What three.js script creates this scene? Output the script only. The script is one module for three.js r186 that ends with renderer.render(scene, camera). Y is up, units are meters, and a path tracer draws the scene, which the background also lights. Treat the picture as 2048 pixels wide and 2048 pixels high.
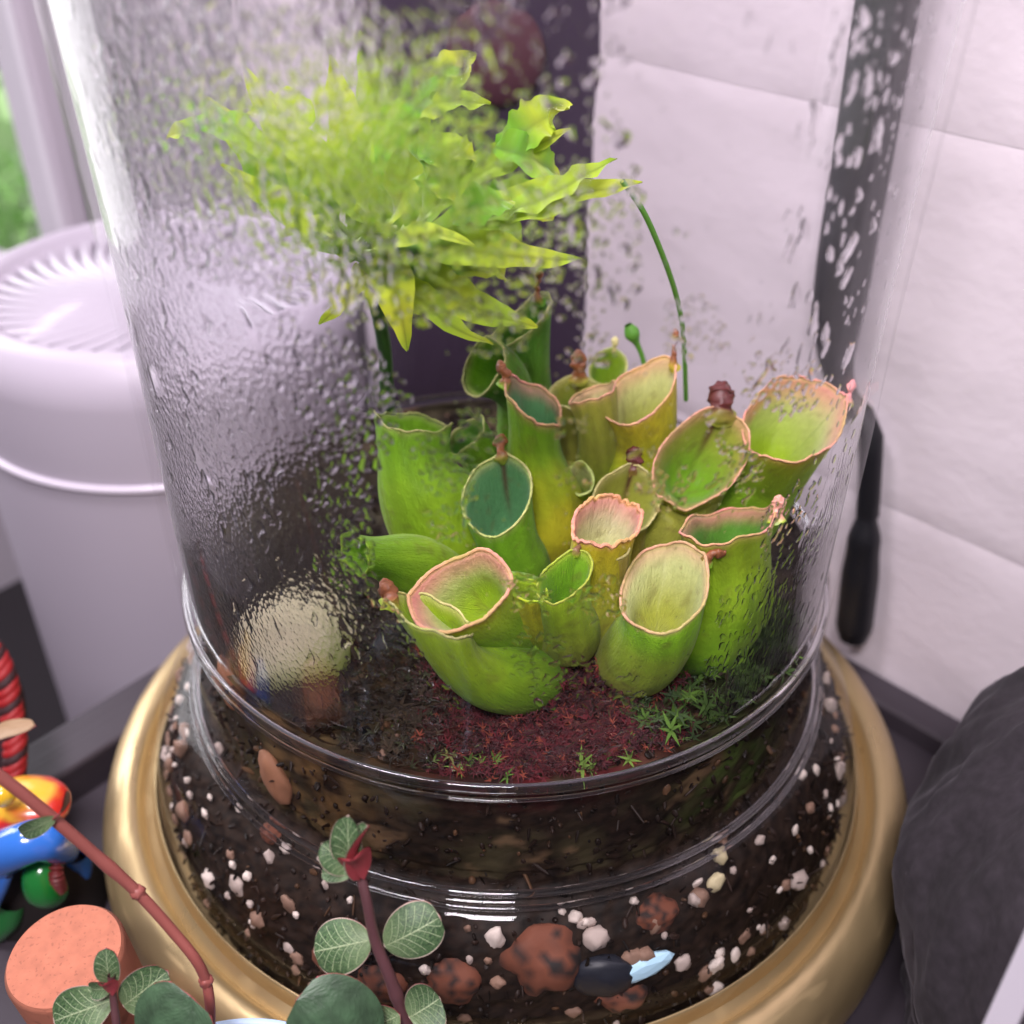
import * as THREE from 'three';
import { mergeGeometries, mergeVertices } from 'three/addons/utils/BufferGeometryUtils.js';
import { RoundedBoxGeometry } from 'three/addons/geometries/RoundedBoxGeometry.js';
import { ImprovedNoise } from 'three/addons/math/ImprovedNoise.js';
import { RectAreaLightUniformsLib } from 'three/addons/lights/RectAreaLightUniformsLib.js';

// ---------------------------------------------------------------- camera, light, exposure
const V3 = (x, y, z) => new THREE.Vector3(x, y, z);
const scene = new THREE.Scene();
const R = 0.075, FPX = 2200, PITCH = Math.atan(FPX / 3126), CAM = V3(0, 3.2 * R, 2.75 * R), CX = 1012, CY = 1024;
const camera = new THREE.PerspectiveCamera(2 * Math.atan(1024 / FPX) * 180 / Math.PI, 1, 0.01, 40);
camera.position.copy(CAM);
camera.lookAt(CAM.clone().add(V3(0, -Math.sin(PITCH), -Math.cos(PITCH))));
camera.setViewOffset(2048, 2048, 12, 0, 2048, 2048);
camera.focus = 0.203; camera.userData.fStop = 12;
scene.background = new THREE.Color(0.13, 0.118, 0.135);
RectAreaLightUniformsLib.init();
function areaLight(color, intensity, w, h, pos, target) {
  const l = new THREE.RectAreaLight(color, intensity, w, h);
  l.position.copy(pos); l.lookAt(target); l.name = 'lamp_light'; scene.add(l); return l;
}
const GROW_POS = V3(-0.06, 0.58, 0.38), GROW_AIM = V3(0.01, 0.1, 0);
areaLight(new THREE.Color(1.0, 0.915, 0.97), 68, 0.16, 0.09, GROW_POS, GROW_AIM);
const GROW2_POS = V3(-0.17, 0.60, 0.05), GROW2_AIM = V3(-0.09, 0.06, -0.05);
areaLight(new THREE.Color(1.0, 0.905, 0.985), 62, 0.12, 0.08, GROW2_POS, GROW2_AIM);
const WIN_POS = V3(-0.80, 0.40, -0.52);   // daylight outside the window
areaLight(new THREE.Color(0.93, 0.93, 1.0), 3.4, 0.5, 0.6, WIN_POS, V3(-0.05, 0.1, -0.02));
const renderer = new THREE.WebGLRenderer({ antialias: true });
renderer.toneMapping = THREE.LinearToneMapping;
renderer.toneMappingExposure = 1.12;
renderer.shadowMap.enabled = true;

// ---------------------------------------------------------------- helpers
let seed = 7;
const rnd = () => { seed = (seed + 0x6d2b79f5) | 0; let t = Math.imul(seed ^ (seed >>> 15), 1 | seed); t = (t + Math.imul(t ^ (t >>> 7), 61 | t)) ^ t; return ((t ^ (t >>> 14)) >>> 0) / 4294967296; };
const rr = (a, b) => a + (b - a) * rnd();
const lerp = (a, b, t) => a + (b - a) * t;
const clamp = (x, a = 0, b = 1) => Math.min(b, Math.max(a, x));
const sstep = (a, b, x) => { const t = clamp((x - a) / (b - a)); return t * t * (3 - 2 * t); };
const perlin = new ImprovedNoise();
const noise = (x, y, z) => perlin.noise(x + 31.7, y + 17.3, z + 5.9);
const fbm = (x, y, z, o = 4) => { let s = 0, a = 0.5; for (let i = 0; i < o; i++) { s += a * noise(x, y, z); x *= 2.03; y *= 2.03; z *= 2.03; a *= 0.5; } return s; };
const mix3 = (a, b, t) => [lerp(a[0], b[0], t), lerp(a[1], b[1], t), lerp(a[2], b[2], t)];

// real places measured from the photograph: the ray through a point of it, met with a plane or the jar
function ray(px, py) {
  const a = (px - CX) / FPX, b = -(py - CY) / FPX, s = Math.sin(PITCH), c = Math.cos(PITCH);
  return V3(a, -s + b * c, -c - b * s);
}
const atZ = (px, py, z) => { const d = ray(px, py); return CAM.clone().addScaledVector(d, (z - CAM.z) / d.z); };
const toPx = (p) => { const x = p.x, y = p.y - CAM.y, z = p.z - CAM.z, s = Math.sin(PITCH), c = Math.cos(PITCH), f = -z * c - y * s; return [CX + FPX * x / f, CY - FPX * (y * c - z * s) / f]; };
const atY = (px, py, y) => { const d = ray(px, py); return CAM.clone().addScaledVector(d, (y - CAM.y) / d.y); };
function atR(px, py, r) {
  const d = ray(px, py), A = d.x * d.x + d.z * d.z, B = CAM.z * d.z, C = CAM.z * CAM.z - r * r, q = B * B - A * C;
  if (q < 0) return null;
  return CAM.clone().addScaledVector(d, (-B - Math.sqrt(q)) / A);
}
const S = 2048 / 1932;
const names = new Map();
function numbered(n) { const k = names.get(n) ?? 0; names.set(n, k + 1); return k ? n + '_' + String(k).padStart(3, '0') : n; }
function tag(o, label, category, group, kind) {
  if (label) o.userData.label = label;
  if (category) o.userData.category = category;
  if (group) o.userData.group = group;
  if (kind) o.userData.kind = kind;
  return o;
}
function thing(name, label, category, pos = V3(0, 0, 0), group) {
  const o = new THREE.Group(); o.name = numbered(name); o.position.copy(pos); scene.add(o);
  return tag(o, label, category, group);
}
function part(name, geo, mat, parent) {
  const m = new THREE.Mesh(geo, mat); m.name = numbered(name); m.castShadow = m.receiveShadow = true;
  (parent ?? scene).add(m); return m;
}
function std(o) { return new THREE.MeshStandardMaterial(o); }
function phys(o) { return new THREE.MeshPhysicalMaterial(o); }
const C3 = (r, g, b) => new THREE.Color(r, g, b);

// a grid of points (rows x columns) as a surface
function gridGeo(nu, nv, f, { closeV = false, color, uv = true, weld = false } = {}) {
  const cols = closeV ? nv : nv + 1, P = [], UV = [], Cc = [], I = [];
  for (let i = 0; i <= nu; i++) for (let j = 0; j < cols; j++) {
    const u = i / nu, v = j / nv, p = f(u, v);
    P.push(p.x, p.y, p.z); UV.push(u, v);
    if (color) Cc.push(...color(u, v, p));
  }
  for (let i = 0; i < nu; i++) for (let j = 0; j < nv; j++) {
    const a = i * cols + j, b = i * cols + (j + 1) % cols, c = (i + 1) * cols + j, d = (i + 1) * cols + (j + 1) % cols;
    I.push(a, b, c, b, d, c);
  }
  const g = new THREE.BufferGeometry();
  g.setAttribute('position', new THREE.Float32BufferAttribute(P, 3));
  if (uv) g.setAttribute('uv', new THREE.Float32BufferAttribute(UV, 2));
  if (color) g.setAttribute('color', new THREE.Float32BufferAttribute(Cc, 3));
  g.setIndex(I); g.computeVertexNormals();
  if (weld) { const n = g.attributes.normal; for (let i = 0; i <= nu; i++) { const a = i * cols, b = a + nv, q = V3().fromBufferAttribute(n, a).add(V3().fromBufferAttribute(n, b)).normalize(); n.setXYZ(a, q.x, q.y, q.z); n.setXYZ(b, q.x, q.y, q.z); } }
  return g;
}
function lathe(pts, seg = 160, smooth = 0) {
  let p = pts.map(([r, y]) => new THREE.Vector2(r, y));
  if (smooth) p = new THREE.SplineCurve(p).getPoints(smooth);
  return new THREE.LatheGeometry(p, seg);
}
// tube with its own radius along a curve; color(t) optional
function limb(points, radius, { seg = 24, sides = 10, color, flat = 1 } = {}) {
  const c = !Array.isArray(points) ? points : new THREE.CatmullRomCurve3(points);
  const fr = c.computeFrenetFrames(seg, false);
  return gridGeo(seg, sides, (u, v) => {
    const i = Math.round(u * seg), p = c.getPointAt(u), a = -v * 2 * Math.PI, r = radius(u);
    return p.addScaledVector(fr.normals[i], Math.cos(a) * r).addScaledVector(fr.binormals[i], Math.sin(a) * r * flat);
  }, { closeV: true, color, uv: false });
}
function lump(r, amp, freq, s, detail = 3, color) {
  const g0 = new THREE.IcosahedronGeometry(1, detail); g0.deleteAttribute('uv'); g0.deleteAttribute('normal');
  const g = mergeVertices(g0), p = g.attributes.position, cs = [];
  for (let i = 0; i < p.count; i++) {
    const v = V3().fromBufferAttribute(p, i), k = 1 + amp * fbm(v.x * freq + s, v.y * freq - s, v.z * freq + 2 * s, 3) * 2;
    if (color) cs.push(...color(v, k));
    v.multiplyScalar(r * k); p.setXYZ(i, v.x, v.y, v.z);
  }
  if (color) g.setAttribute('color', new THREE.Float32BufferAttribute(cs, 3));
  g.computeVertexNormals(); return g;
}
function tex(n, m, f, srgb) {
  const d = new Uint8Array(n * m * 4);
  for (let y = 0; y < m; y++) for (let x = 0; x < n; x++) {
    let c = f(x / n, y / m); if (typeof c === 'number') c = [c, c, c];
    const i = (y * n + x) * 4; for (let k = 0; k < 3; k++) d[i + k] = clamp(c[k]) * 255; d[i + 3] = 255;
  }
  const t = new THREE.DataTexture(d, n, m, THREE.RGBAFormat);
  t.magFilter = THREE.LinearFilter; t.minFilter = THREE.LinearFilter; t.wrapS = t.wrapT = THREE.RepeatWrapping;
  if (srgb) t.colorSpace = THREE.SRGBColorSpace;
  t.needsUpdate = true; return t;
}
// noise that tiles over the unit square
const tile = (u, v, f, s, o = 4) => { const a = u * 2 * Math.PI, b = v * 2 * Math.PI, k = f / (2 * Math.PI); return fbm(Math.cos(a) * k + s + Math.sin(b) * k * 0.7, Math.sin(a) * k + Math.cos(b) * k * 0.7, Math.sin(b) * k + s * 2 + Math.cos(a) * k * 0.3, o); };
const grainTex = tex(256, 256, (u, v) => 0.5 + tile(u, v, 24, 3, 4));

// ---------------------------------------------------------------- the setting: desk, tray, walls, window
const deskMat = std({ color: C3(0.018, 0.015, 0.018), roughness: 0.7, bumpMap: grainTex, bumpScale: 0.0004 });
const desk = part('desk_surface', new THREE.BoxGeometry(0.95, 0.02, 1.5), deskMat); desk.position.set(0.14, -0.13, -0.1); tag(desk, null, null, null, 'structure');

const dirR = V3(0.6941, 0, 0.7198), pR = V3(0.1011, 0, -0.0535);           // inner foot of the white wall
const pL = V3(-0.109, 0, -0.014), dirL = V3(-0.66, 0, 0.75).normalize();      // left lip of the tray
const nR = V3(0.7198, 0, -0.6941), nL = V3(-0.75, 0, -0.66).normalize();     // away from the jar
function meet(p, d, q, e) { const det = d.x * -e.z + e.x * d.z, rx = q.x - p.x, rz = q.z - p.z, s = (rx * -e.z + e.x * rz) / det; return p.clone().addScaledVector(d, s); }
function bar(len, h, dep, dir, centre, out, mat, name, parent, rad = 0.0015) {     // a long rounded bar lying along dir
  const m = part(name, new RoundedBoxGeometry(len, h, dep, 3, rad), mat, parent);
  m.position.copy(centre); m.rotation.y = Math.atan2(-dir.z, dir.x); return m;
}
const trayMat = std({ color: C3(0.040, 0.031, 0.041), roughness: 0.62, bumpMap: grainTex, bumpScale: 0.00015 });
const tray = thing('black_tray', 'black square corner tray with raised edges under the gold jar base', 'tray');
{
  const shiftR = pR.clone().addScaledVector(nR, -0.0065), lipL = pL.clone().addScaledVector(nL, 0.004);
  const corner = meet(shiftR, dirR, lipL, dirL);
  const a = corner.clone(), b = a.clone().addScaledVector(dirR, 0.5), c = a.clone().addScaledVector(dirL, 0.5), d = b.clone().addScaledVector(dirL, 0.5);
  const sh = new THREE.Shape([a, b, d, c].map((p) => new THREE.Vector2(p.x, -p.z)));
  const g = new THREE.ExtrudeGeometry(sh, { depth: 0.119, bevelEnabled: false }); g.rotateX(-Math.PI / 2); g.translate(0, -0.119, 0);
  part('tray_floor', g, trayMat, tray);
  bar(0.52, 0.022, 0.0115, dirR, a.clone().addScaledVector(dirR, 0.26).setY(-0.004), 0, trayMat, 'raised_edge', tray);
  bar(0.50, 0.026, 0.017, dirL, a.clone().addScaledVector(dirL, 0.256).setY(-0.001), 0, trayMat, 'raised_edge', tray);
  // two crumbs lying on the tray beside the wall edge
}
const crumbMat = std({ color: C3(0.34, 0.2, 0.16), roughness: 0.7 });
for (const [px, py, k, lab] of [[1850, 1470, 1, 'larger reddish soil crumb on the tray beside the wall edge'], [1888, 1583, 0.7, 'smaller pale soil crumb on the tray near the dark fabric pot']]) {
  const c = part('soil_crumb', lump(0.0022 * k, 0.5, 2, px, 2), crumbMat); c.position.copy(atY(px, py, 0.001)); c.scale.set(1, 0.5, 0.6); c.rotation.y = 0.9; tag(c, lab, 'crumb');
}

// white painted block wall on the right
const paintTex = tex(512, 512, (u, v) => 0.5 + 0.55 * fbm(u * 9, v * 9, 1, 3) * 1 + 0.3 * fbm(u * 40, v * 40, 8, 3));
paintTex.wrapS = paintTex.wrapT = THREE.MirroredRepeatWrapping;
const paint = std({ color: C3(0.72, 0.645, 0.69), roughness: 0.65, bumpMap: paintTex, bumpScale: 0.00035 });
const wallR = thing('block_wall', 'white painted block wall rising behind the right side of the jar', 'wall'); wallR.userData.kind = 'structure';
{
  const len = 0.36, h = 0.102, base = pR.clone(), yaw = Math.atan2(-dirR.z, dirR.x);
  const back = part('mortar', new THREE.BoxGeometry(1.08, 1.3, 0.04), paint, wallR);
  back.position.copy(base).addScaledVector(nR, 0.0242).addScaledVector(dirR, 0.23).setY(0.55); back.rotation.y = yaw;
  for (let row = -2; row < 10; row++) for (let k = -1; k < 3; k++) {
    const g = gridGeo(34, 60, (u, v) => {
      const x = (v - 0.5) * (len - 0.0001), y = (u - 0.5) * (h - 0.0001), e = Math.min(0.5 - Math.abs(v - 0.5), (0.5 - Math.abs(u - 0.5)) * h / len) * len;
      const wx = (k + (row & 1) * 0.5) * len + x + 7, wy = row * h + y;
      const z = -0.0005 * (1 - sstep(0, 0.0045 + 0.002 * noise(wx * 60, wy * 60, 2), e)) + 0.0020 * fbm(wx * 14, wy * 20, 4, 4);
      return V3(x, y, z + 0.0005);
    });
    { const q = g.attributes.uv; for (let i = 0; i < q.count; i++) q.setXY(i, (q.getY(i) + k * 0.37) * len * 7, (q.getX(i) + row * 0.41) * h * 7); }
    const b = part('wall_block', g, paint, wallR);
    b.position.copy(base).addScaledVector(dirR, (k + 0.5 + (row & 1) * 0.5) * len + 0.072).setY(0.0631 + (row + 0.5) * h).addScaledVector(nR, 0.001);
    b.rotation.y = Math.atan2(-dirR.z, dirR.x);
  }
}
// plain lilac wall with the window, on the left
const lilac = std({ color: C3(0.46, 0.42, 0.47), roughness: 0.8, bumpMap: paintTex, bumpScale: 0.001 });
const wallBase = pL.clone().addScaledVector(nL, 0.25);
const yawL = Math.atan2(-dirL.z, dirL.x);
function hitWallL(px, py) { const d = ray(px, py), k = nL.dot(wallBase.clone().sub(CAM)) / nL.dot(d); return CAM.clone().addScaledVector(d, k); }
const jambR = hitWallL(84, 0), jambL = hitWallL(22, 0);
const sJamb = jambR.clone().sub(wallBase).dot(dirL), sJambL = jambL.clone().sub(wallBase).dot(dirL);
{
  const s0 = -0.75, w = part('lilac_wall', new THREE.BoxGeometry(sJamb - s0, 1.4, 0.05), lilac);
  w.position.copy(wallBase).addScaledVector(dirL, (s0 + sJamb) / 2).addScaledVector(nL, 0.03).setY(0.5); w.rotation.y = yawL; tag(w, null, null, null, 'structure');
  const win = thing('window', 'bright window with pale lilac frame at the left edge of the photo', 'window');
  const frameMat = std({ color: C3(0.52, 0.47, 0.53), roughness: 0.5 });
  const jamb = part('window_frame', new RoundedBoxGeometry(sJambL - sJamb, 1.3, 0.012, 3, 0.004), frameMat, win);
  jamb.position.copy(wallBase).addScaledVector(dirL, (sJamb + sJambL) / 2).addScaledVector(nL, 0.004).setY(0.5); jamb.rotation.y = yawL;
  const sillY = hitWallL(30, 452).y - 0.05;
  const sill = part('window_sill', new RoundedBoxGeometry(0.5, 0.03, 0.08, 3, 0.004), frameMat, win);
  sill.position.copy(wallBase).addScaledVector(dirL, sJambL + 0.25).addScaledVector(nL, 0.035).setY(sillY); sill.rotation.y = yawL;
  const low = part('window_wall', new THREE.BoxGeometry(0.5, 0.6, 0.05), lilac); low.position.copy(wallBase).addScaledVector(dirL, sJamb + 0.25).addScaledVector(nL, 0.036).setY(sillY - 0.315); low.rotation.y = yawL; tag(low, null, null, null, 'structure');
  const pane = part('pane', new THREE.PlaneGeometry(0.6, 1.2), phys({ transmission: 1, roughness: 0, thickness: 0, side: THREE.DoubleSide }), win);
  pane.position.copy(wallBase).addScaledVector(dirL, sJambL + 0.3).addScaledVector(nL, 0.02).setY(sillY + 0.62); pane.rotation.y = yawL + Math.PI;
  // daylight outside and a green bush in it
  const day = part('window_daylight', new THREE.PlaneGeometry(0.7, 1.6), std({ color: 0x000000, emissive: C3(1, 0.98, 1), emissiveIntensity: 2.6, side: THREE.DoubleSide }), win);
  day.position.copy(wallBase).addScaledVector(dirL, sJambL + 0.12).addScaledVector(nL, 0.7).setY(0.3); day.rotation.y = yawL;
  const bushMat = phys({ color: C3(0.5, 0.72, 0.34), roughness: 1, transmission: 0.85, side: THREE.DoubleSide });
  const lg = gridGeo(4, 2, (u, v) => V3((v - 0.5) * 0.5 * Math.sin(Math.PI * u), u, 0.1 * Math.sin(u * 3)));
  const N = 900, bush = new THREE.InstancedMesh(lg, bushMat, N), c0 = CAM.clone().lerp(hitWallL(25, 315), 1.7), M = new THREE.Matrix4(), Q = new THREE.Quaternion();
  for (let i = 0; i < N; i++) {
    const a = rr(0, 6.28), q = Math.sqrt(rnd());
    const p = c0.clone().add(V3(Math.cos(a) * q * 0.14 - 0.05, rr(-0.2, 0.045) * (0.4 + rnd()), Math.sin(a) * q * 0.10));
    Q.setFromEuler(new THREE.Euler(rr(0, 6), rr(0, 6), rr(0, 6)));
    bush.setMatrixAt(i, M.compose(p, Q, V3(1, 1, 1).multiplyScalar(rr(0.02, 0.045))));
  }
  bush.name = 'bush'; scene.add(bush); tag(bush, 'blurred green bush outside the bright window', 'bush', null, 'stuff');
}

// dark plum box standing in the corner behind the jar
{
  const t = thing('dark_box', 'tall dark plum box in the corner behind the jar with dull red disc', 'box', V3(-0.003, 0, -0.152));
  const m = std({ color: C3(0.045, 0.028, 0.055), roughness: 0.55, bumpMap: grainTex, bumpScale: 0.0004 });
  const b = part('box_body', new RoundedBoxGeometry(0.082, 0.5, 0.04, 4, 0.006), m, t); b.position.y = 0.25;
  const w = atZ(990 * 1, 108, -0.1315).sub(t.position);
  const d = part('red_disc', new THREE.SphereGeometry(0.0145, 40, 24), std({ color: C3(0.085, 0.028, 0.042), roughness: 0.6 }), t); d.position.copy(w).add(V3(0, 0, 0.001)); d.scale.set(1, 1, 0.25);
}

// white round appliance behind the left of the jar
{
  const c = V3(-0.12, 0, -0.15), rad = 0.07, top = 0.09;
  const t = thing('round_appliance', 'white round appliance with slatted top grille behind the left of the jar', 'appliance', V3(c.x, -0.1195, c.z));
  const white = phys({ color: C3(0.52, 0.47, 0.55), roughness: 0.42, clearcoat: 0.2, clearcoatRoughness: 0.4 });
  const H = top + 0.1195, ySeam = 0.047 + 0.1195;
  part('housing', lathe([[0.0001, 0], [rad - 0.004, 0], [rad - 0.001, 0.002], [rad, 0.006], [rad, ySeam - 0.001], [rad - 0.0008, ySeam], [rad, ySeam + 0.001], [rad, H - 0.016], [rad - 0.001, H - 0.009], [rad - 0.005, H - 0.002], [rad - 0.010, H], [rad - 0.014, H - 0.002], [rad - 0.015, H - 0.009], [0.014, H - 0.013], [0.0001, H - 0.013]], 160), white, t);
  const ring = part('trim_ring', new THREE.TorusGeometry(rad + 0.0002, 0.0013, 12, 160), phys({ color: C3(0.74, 0.68, 0.78), roughness: 0.25 }), t); ring.rotation.x = Math.PI / 2; ring.position.y = ySeam;
  const slatMat = phys({ color: C3(0.5, 0.455, 0.53), roughness: 0.3, clearcoat: 0.4 });
  const N = 44, sg = limb([0, 0.33, 0.66, 1].map((u) => V3(lerp(0.012, rad - 0.0145, u) * Math.cos(u * 0.55), 0, lerp(0.012, rad - 0.0145, u) * Math.sin(u * 0.55))), (u) => 0.0013, { seg: 10, sides: 6, flat: 1.8 });
  for (let i = 0; i < N; i++) { const s = part('slat', sg, slatMat, t); s.position.y = H - 0.005; s.rotation.y = i / N * 2 * Math.PI; }
  const hub = part('hub', lathe([[0.0001, 0.004], [0.009, 0.0035], [0.0135, 0.001], [0.0135, -0.006]], 60), white, t); hub.position.y = H - 0.005;
}

// black cable with a plug hanging on the white wall
{
  const onR = (px, py, off) => { const q = pR.clone().addScaledVector(nR, -off), d = ray(px, py), k = nR.dot(q.clone().sub(CAM)) / nR.dot(d); return CAM.clone().addScaledVector(d, k); };
  const t = thing('power_cable', 'black power cable with thick plug hanging down the white wall', 'cable');
  const m = std({ color: C3(0.008, 0.008, 0.011), roughness: 0.5 });
  const pts = [onR(1795, -120, 0.006).setY(0.6), onR(1795, -120, 0.006), onR(1755, 120, 0.006), onR(1722, 330, 0.006), onR(1690, 520, 0.006), onR(1672, 700, 0.006), onR(1690, 790, 0.006), onR(1738, 850, 0.006), onR(1740, 940, 0.006), onR(1735, 1030, 0.006)];
  part('cord', limb(pts, (u) => 0.0072 - 0.0040 * sstep(0.87, 0.94, u), { seg: 90, sides: 12 }), m, t);
  const a = onR(1736, 1010, 0.0065), b = onR(1706, 1275, 0.0065);
  part('plug', limb([a, a.clone().lerp(b, 0.33), a.clone().lerp(b, 0.66), b], (u) => 0.0026 + 0.0020 * sstep(0.05, 0.25, u) + 0.0007 * sstep(0.3, 0.55, u) - 0.0012 * sstep(0.9, 1, u), { seg: 30, sides: 18 }), m, t);
}

// ---------------------------------------------------------------- gold base, glass jar
{
  const t = thing('gold_base', 'satin gold ring base holding the round glass jar', 'base');
  const brush = tex(512, 128, (u, v) => 0.5 + 0.6 * tile(u, v * 0.2, 60, 2, 3) + 0.35 * tile(u, v, 9, 5, 3));
  const m = std({ color: C3(0.50, 0.375, 0.195), metalness: 0.72, roughness: 0.62, roughnessMap: tex(512, 512, (u, v) => 0.62 + 0.5 * fbm(u * 24, v * 5, 3, 4) + 0.25 * sstep(0.25, 0.45, noise(u * 60, v * 30, 5))), bumpMap: brush, bumpScale: 0.00025 });
  part('base_ring', lathe([[0.080, 0.0], [0.1000, 0.0], [0.1030, 0.004], [0.1046, 0.010], [0.1046, 0.0155], [0.1028, 0.0215], [0.1, 0.0248], [0.0968, 0.0262], [0.0945, 0.0258], [0.0931, 0.0238], [0.0922, 0.0222], [0.0912, 0.0232], [0.0906, 0.0258], [0.0899, 0.0285], [0.0893, 0.0288], [0.0890, 0.027], [0.0888, 0.018], [0.0001, 0.016]], 220, 90), m, t);
}
const rGlass = (y) => 0.0742 + 0.0005 * sstep(0.09, 0.14, y) + 0.0022 * sstep(0.14, 0.25, y);   // outside of the cylinder
const THICK = 0.0022;
const fog = tex(1024, 512, (u, v) => {                                     // how misted the glass is: round the jar, and up it
  const phi = (u - 0.5) * 360, y = lerp(0.05, 0.27, v);
  let f = sstep(-14, -46, phi + 12 * fbm(phi * 0.03, y * 30, 1, 3)) * sstep(-178, -120, phi) * sstep(0.075, 0.10, y);
  const smear = clamp(0.5 + 1.6 * fbm(phi * 0.12, y * 14, 7, 4));
  f = 0.2 * f * (0.65 + 0.5 * smear) + 0.05 * clamp(fbm(phi * 0.06 + 20, y * 26, 3, 4) * 2) + (0.34 + 0.12 * fbm(phi * 0.3, y * 10, 2, 3)) * sstep(53, 68, phi) * sstep(120, 90, phi) + 0.15 * sstep(-50, -66, phi) * sstep(-120, -90, phi) + 0.08 * sstep(0.12, 0.17, y) * sstep(0, 12, phi) * sstep(52, 40, phi);
  return f;
});
fog.wrapS = THREE.RepeatWrapping;
{
  const t = thing('glass_jar', 'clear glass jar with misted wall and flared foot around the pitcher plant', 'jar');
  const pane = phys({ color: C3(0.985, 0.985, 0.985), transmission: 1, thickness: 0, roughness: 0.0, ior: 1.5, specularIntensity: 0.16, side: THREE.DoubleSide });
  const mist = phys({ color: C3(0.97, 0.965, 0.975), transmission: 1, thickness: 0, roughness: 1.0, roughnessMap: fog, ior: 1.33, specularIntensity: 0.25, side: THREE.DoubleSide });
  const wall = (off, y0, y1) => gridGeo(60, 240, (u, v) => { const y = lerp(y0, y1, u), r = rGlass(y) - off, a = (v - 0.5) * 2 * Math.PI; return V3(r * Math.sin(a), y, r * Math.cos(a)); });
  const uvFix = (g, y0, y1) => { const uv = g.attributes.uv; for (let i = 0; i < uv.count; i++) { const u = uv.getX(i), v = uv.getY(i); uv.setXY(i, v, (lerp(y0, y1, u) - 0.05) / 0.22); } return g; };
  part('outer_wall', wall(0, 0.057, 0.285), pane, t);
  part('misted_inner_wall', uvFix(wall(THICK, 0.084, 0.285), 0.084, 0.285), mist, t);
  part('foot', lathe([[0.0742, 0.057], [0.0752, 0.0556], [0.0785, 0.0537], [0.0822, 0.0505], [0.0853, 0.0458], [0.0872, 0.0405], [0.0882, 0.035], [0.0886, 0.029], [0.0884, 0.0195]], 220, 60), null, t).material = phys({ color: C3(0.985, 0.985, 0.985), transmission: 1, thickness: 0, roughness: 0.0, ior: 1.5, specularIntensity: 0.35, side: THREE.DoubleSide });
  const solid = phys({ color: C3(0.97, 0.96, 0.98), transmission: 1, thickness: 0.002, roughness: 0.02, ior: 1.5 });
  const ring = (r, y, k, sy, n) => { const g = new THREE.TorusGeometry(r, k, 14, 240); g.rotateX(Math.PI / 2); g.scale(1, sy, 1); const m = part(n, g, solid, t); m.position.y = y; };
  ring(0.0731, 0.0852, 0.00085, 1.5, 'glass_ridge');
  ring(0.0734, 0.0826, 0.0004, 1, 'glass_ridge');
  ring(0.0752, 0.0577, 0.0008, 1, 'glass_ridge');
  ring(0.0766, 0.0550, 0.0006, 1, 'glass_ridge');
}

// ---------------------------------------------------------------- soil, moss and what lies in it
const soilCol = (p, a) => {
  // a = angle round the jar; tones of peat, red moss in front, green at the right, tan at the left
  const n = fbm(p.x * 160, p.y * 160, p.z * 160, 4), n2 = fbm(p.x * 520, p.y * 520, p.z * 520, 3);
  let c = mix3([0.004, 0.0025, 0.002], [0.026, 0.015, 0.010], clamp(0.5 + n2 * 1.6));
  if (p.y > 0.056) {
    const deg = a * 57.3, tan = Math.exp(-(((deg + 34) / 13) ** 2)) * clamp(0.35 + 2.4 * n), red = Math.exp(-(((deg - 6) / 17) ** 2)) * clamp(0.4 + 2 * n) * sstep(0.074, 0.083, p.y), olive = clamp(0.3 + 2.4 * fbm(p.x * 95, p.y * 95, p.z * 95 + 9, 4));
    c = mix3(c, [0.055, 0.045, 0.022], olive * 0.85);
    c = mix3(c, [0.18, 0.11, 0.06], 0.65 * sstep(0.2, 0.34, fbm(p.x * 80 + 3, p.y * 80, p.z * 80, 4)));
    c = mix3(c, [0.20, 0.115, 0.045], clamp(tan) * 0.7);
    c = mix3(c, [0.11, 0.010, 0.014], clamp(red) * 0.9);
    c = mix3(c, [0.06, 0.10, 0.02], Math.exp(-(((deg - 42) / 10) ** 2)) * clamp(0.3 + 2 * n) * 0.8);
  }
  return c;
};
const soilMat = phys({ vertexColors: true, roughness: 0.6, specularIntensity: 0.35 });
const topY = (x, z) => 0.0835 + 0.0035 * Math.exp(-((x - 0.012) ** 2 + (z - 0.01) ** 2) / 0.0012) + 0.0045 * fbm(x * 60, 2, z * 60, 3) + 0.0022 * fbm(x * 260, 5, z * 260, 3);
let hitFoot;
const soil = thing('potting_soil', null, null); tag(soil, 'dark potting soil with white grains filling the glass jar', 'soil', null, 'structure');
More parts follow.
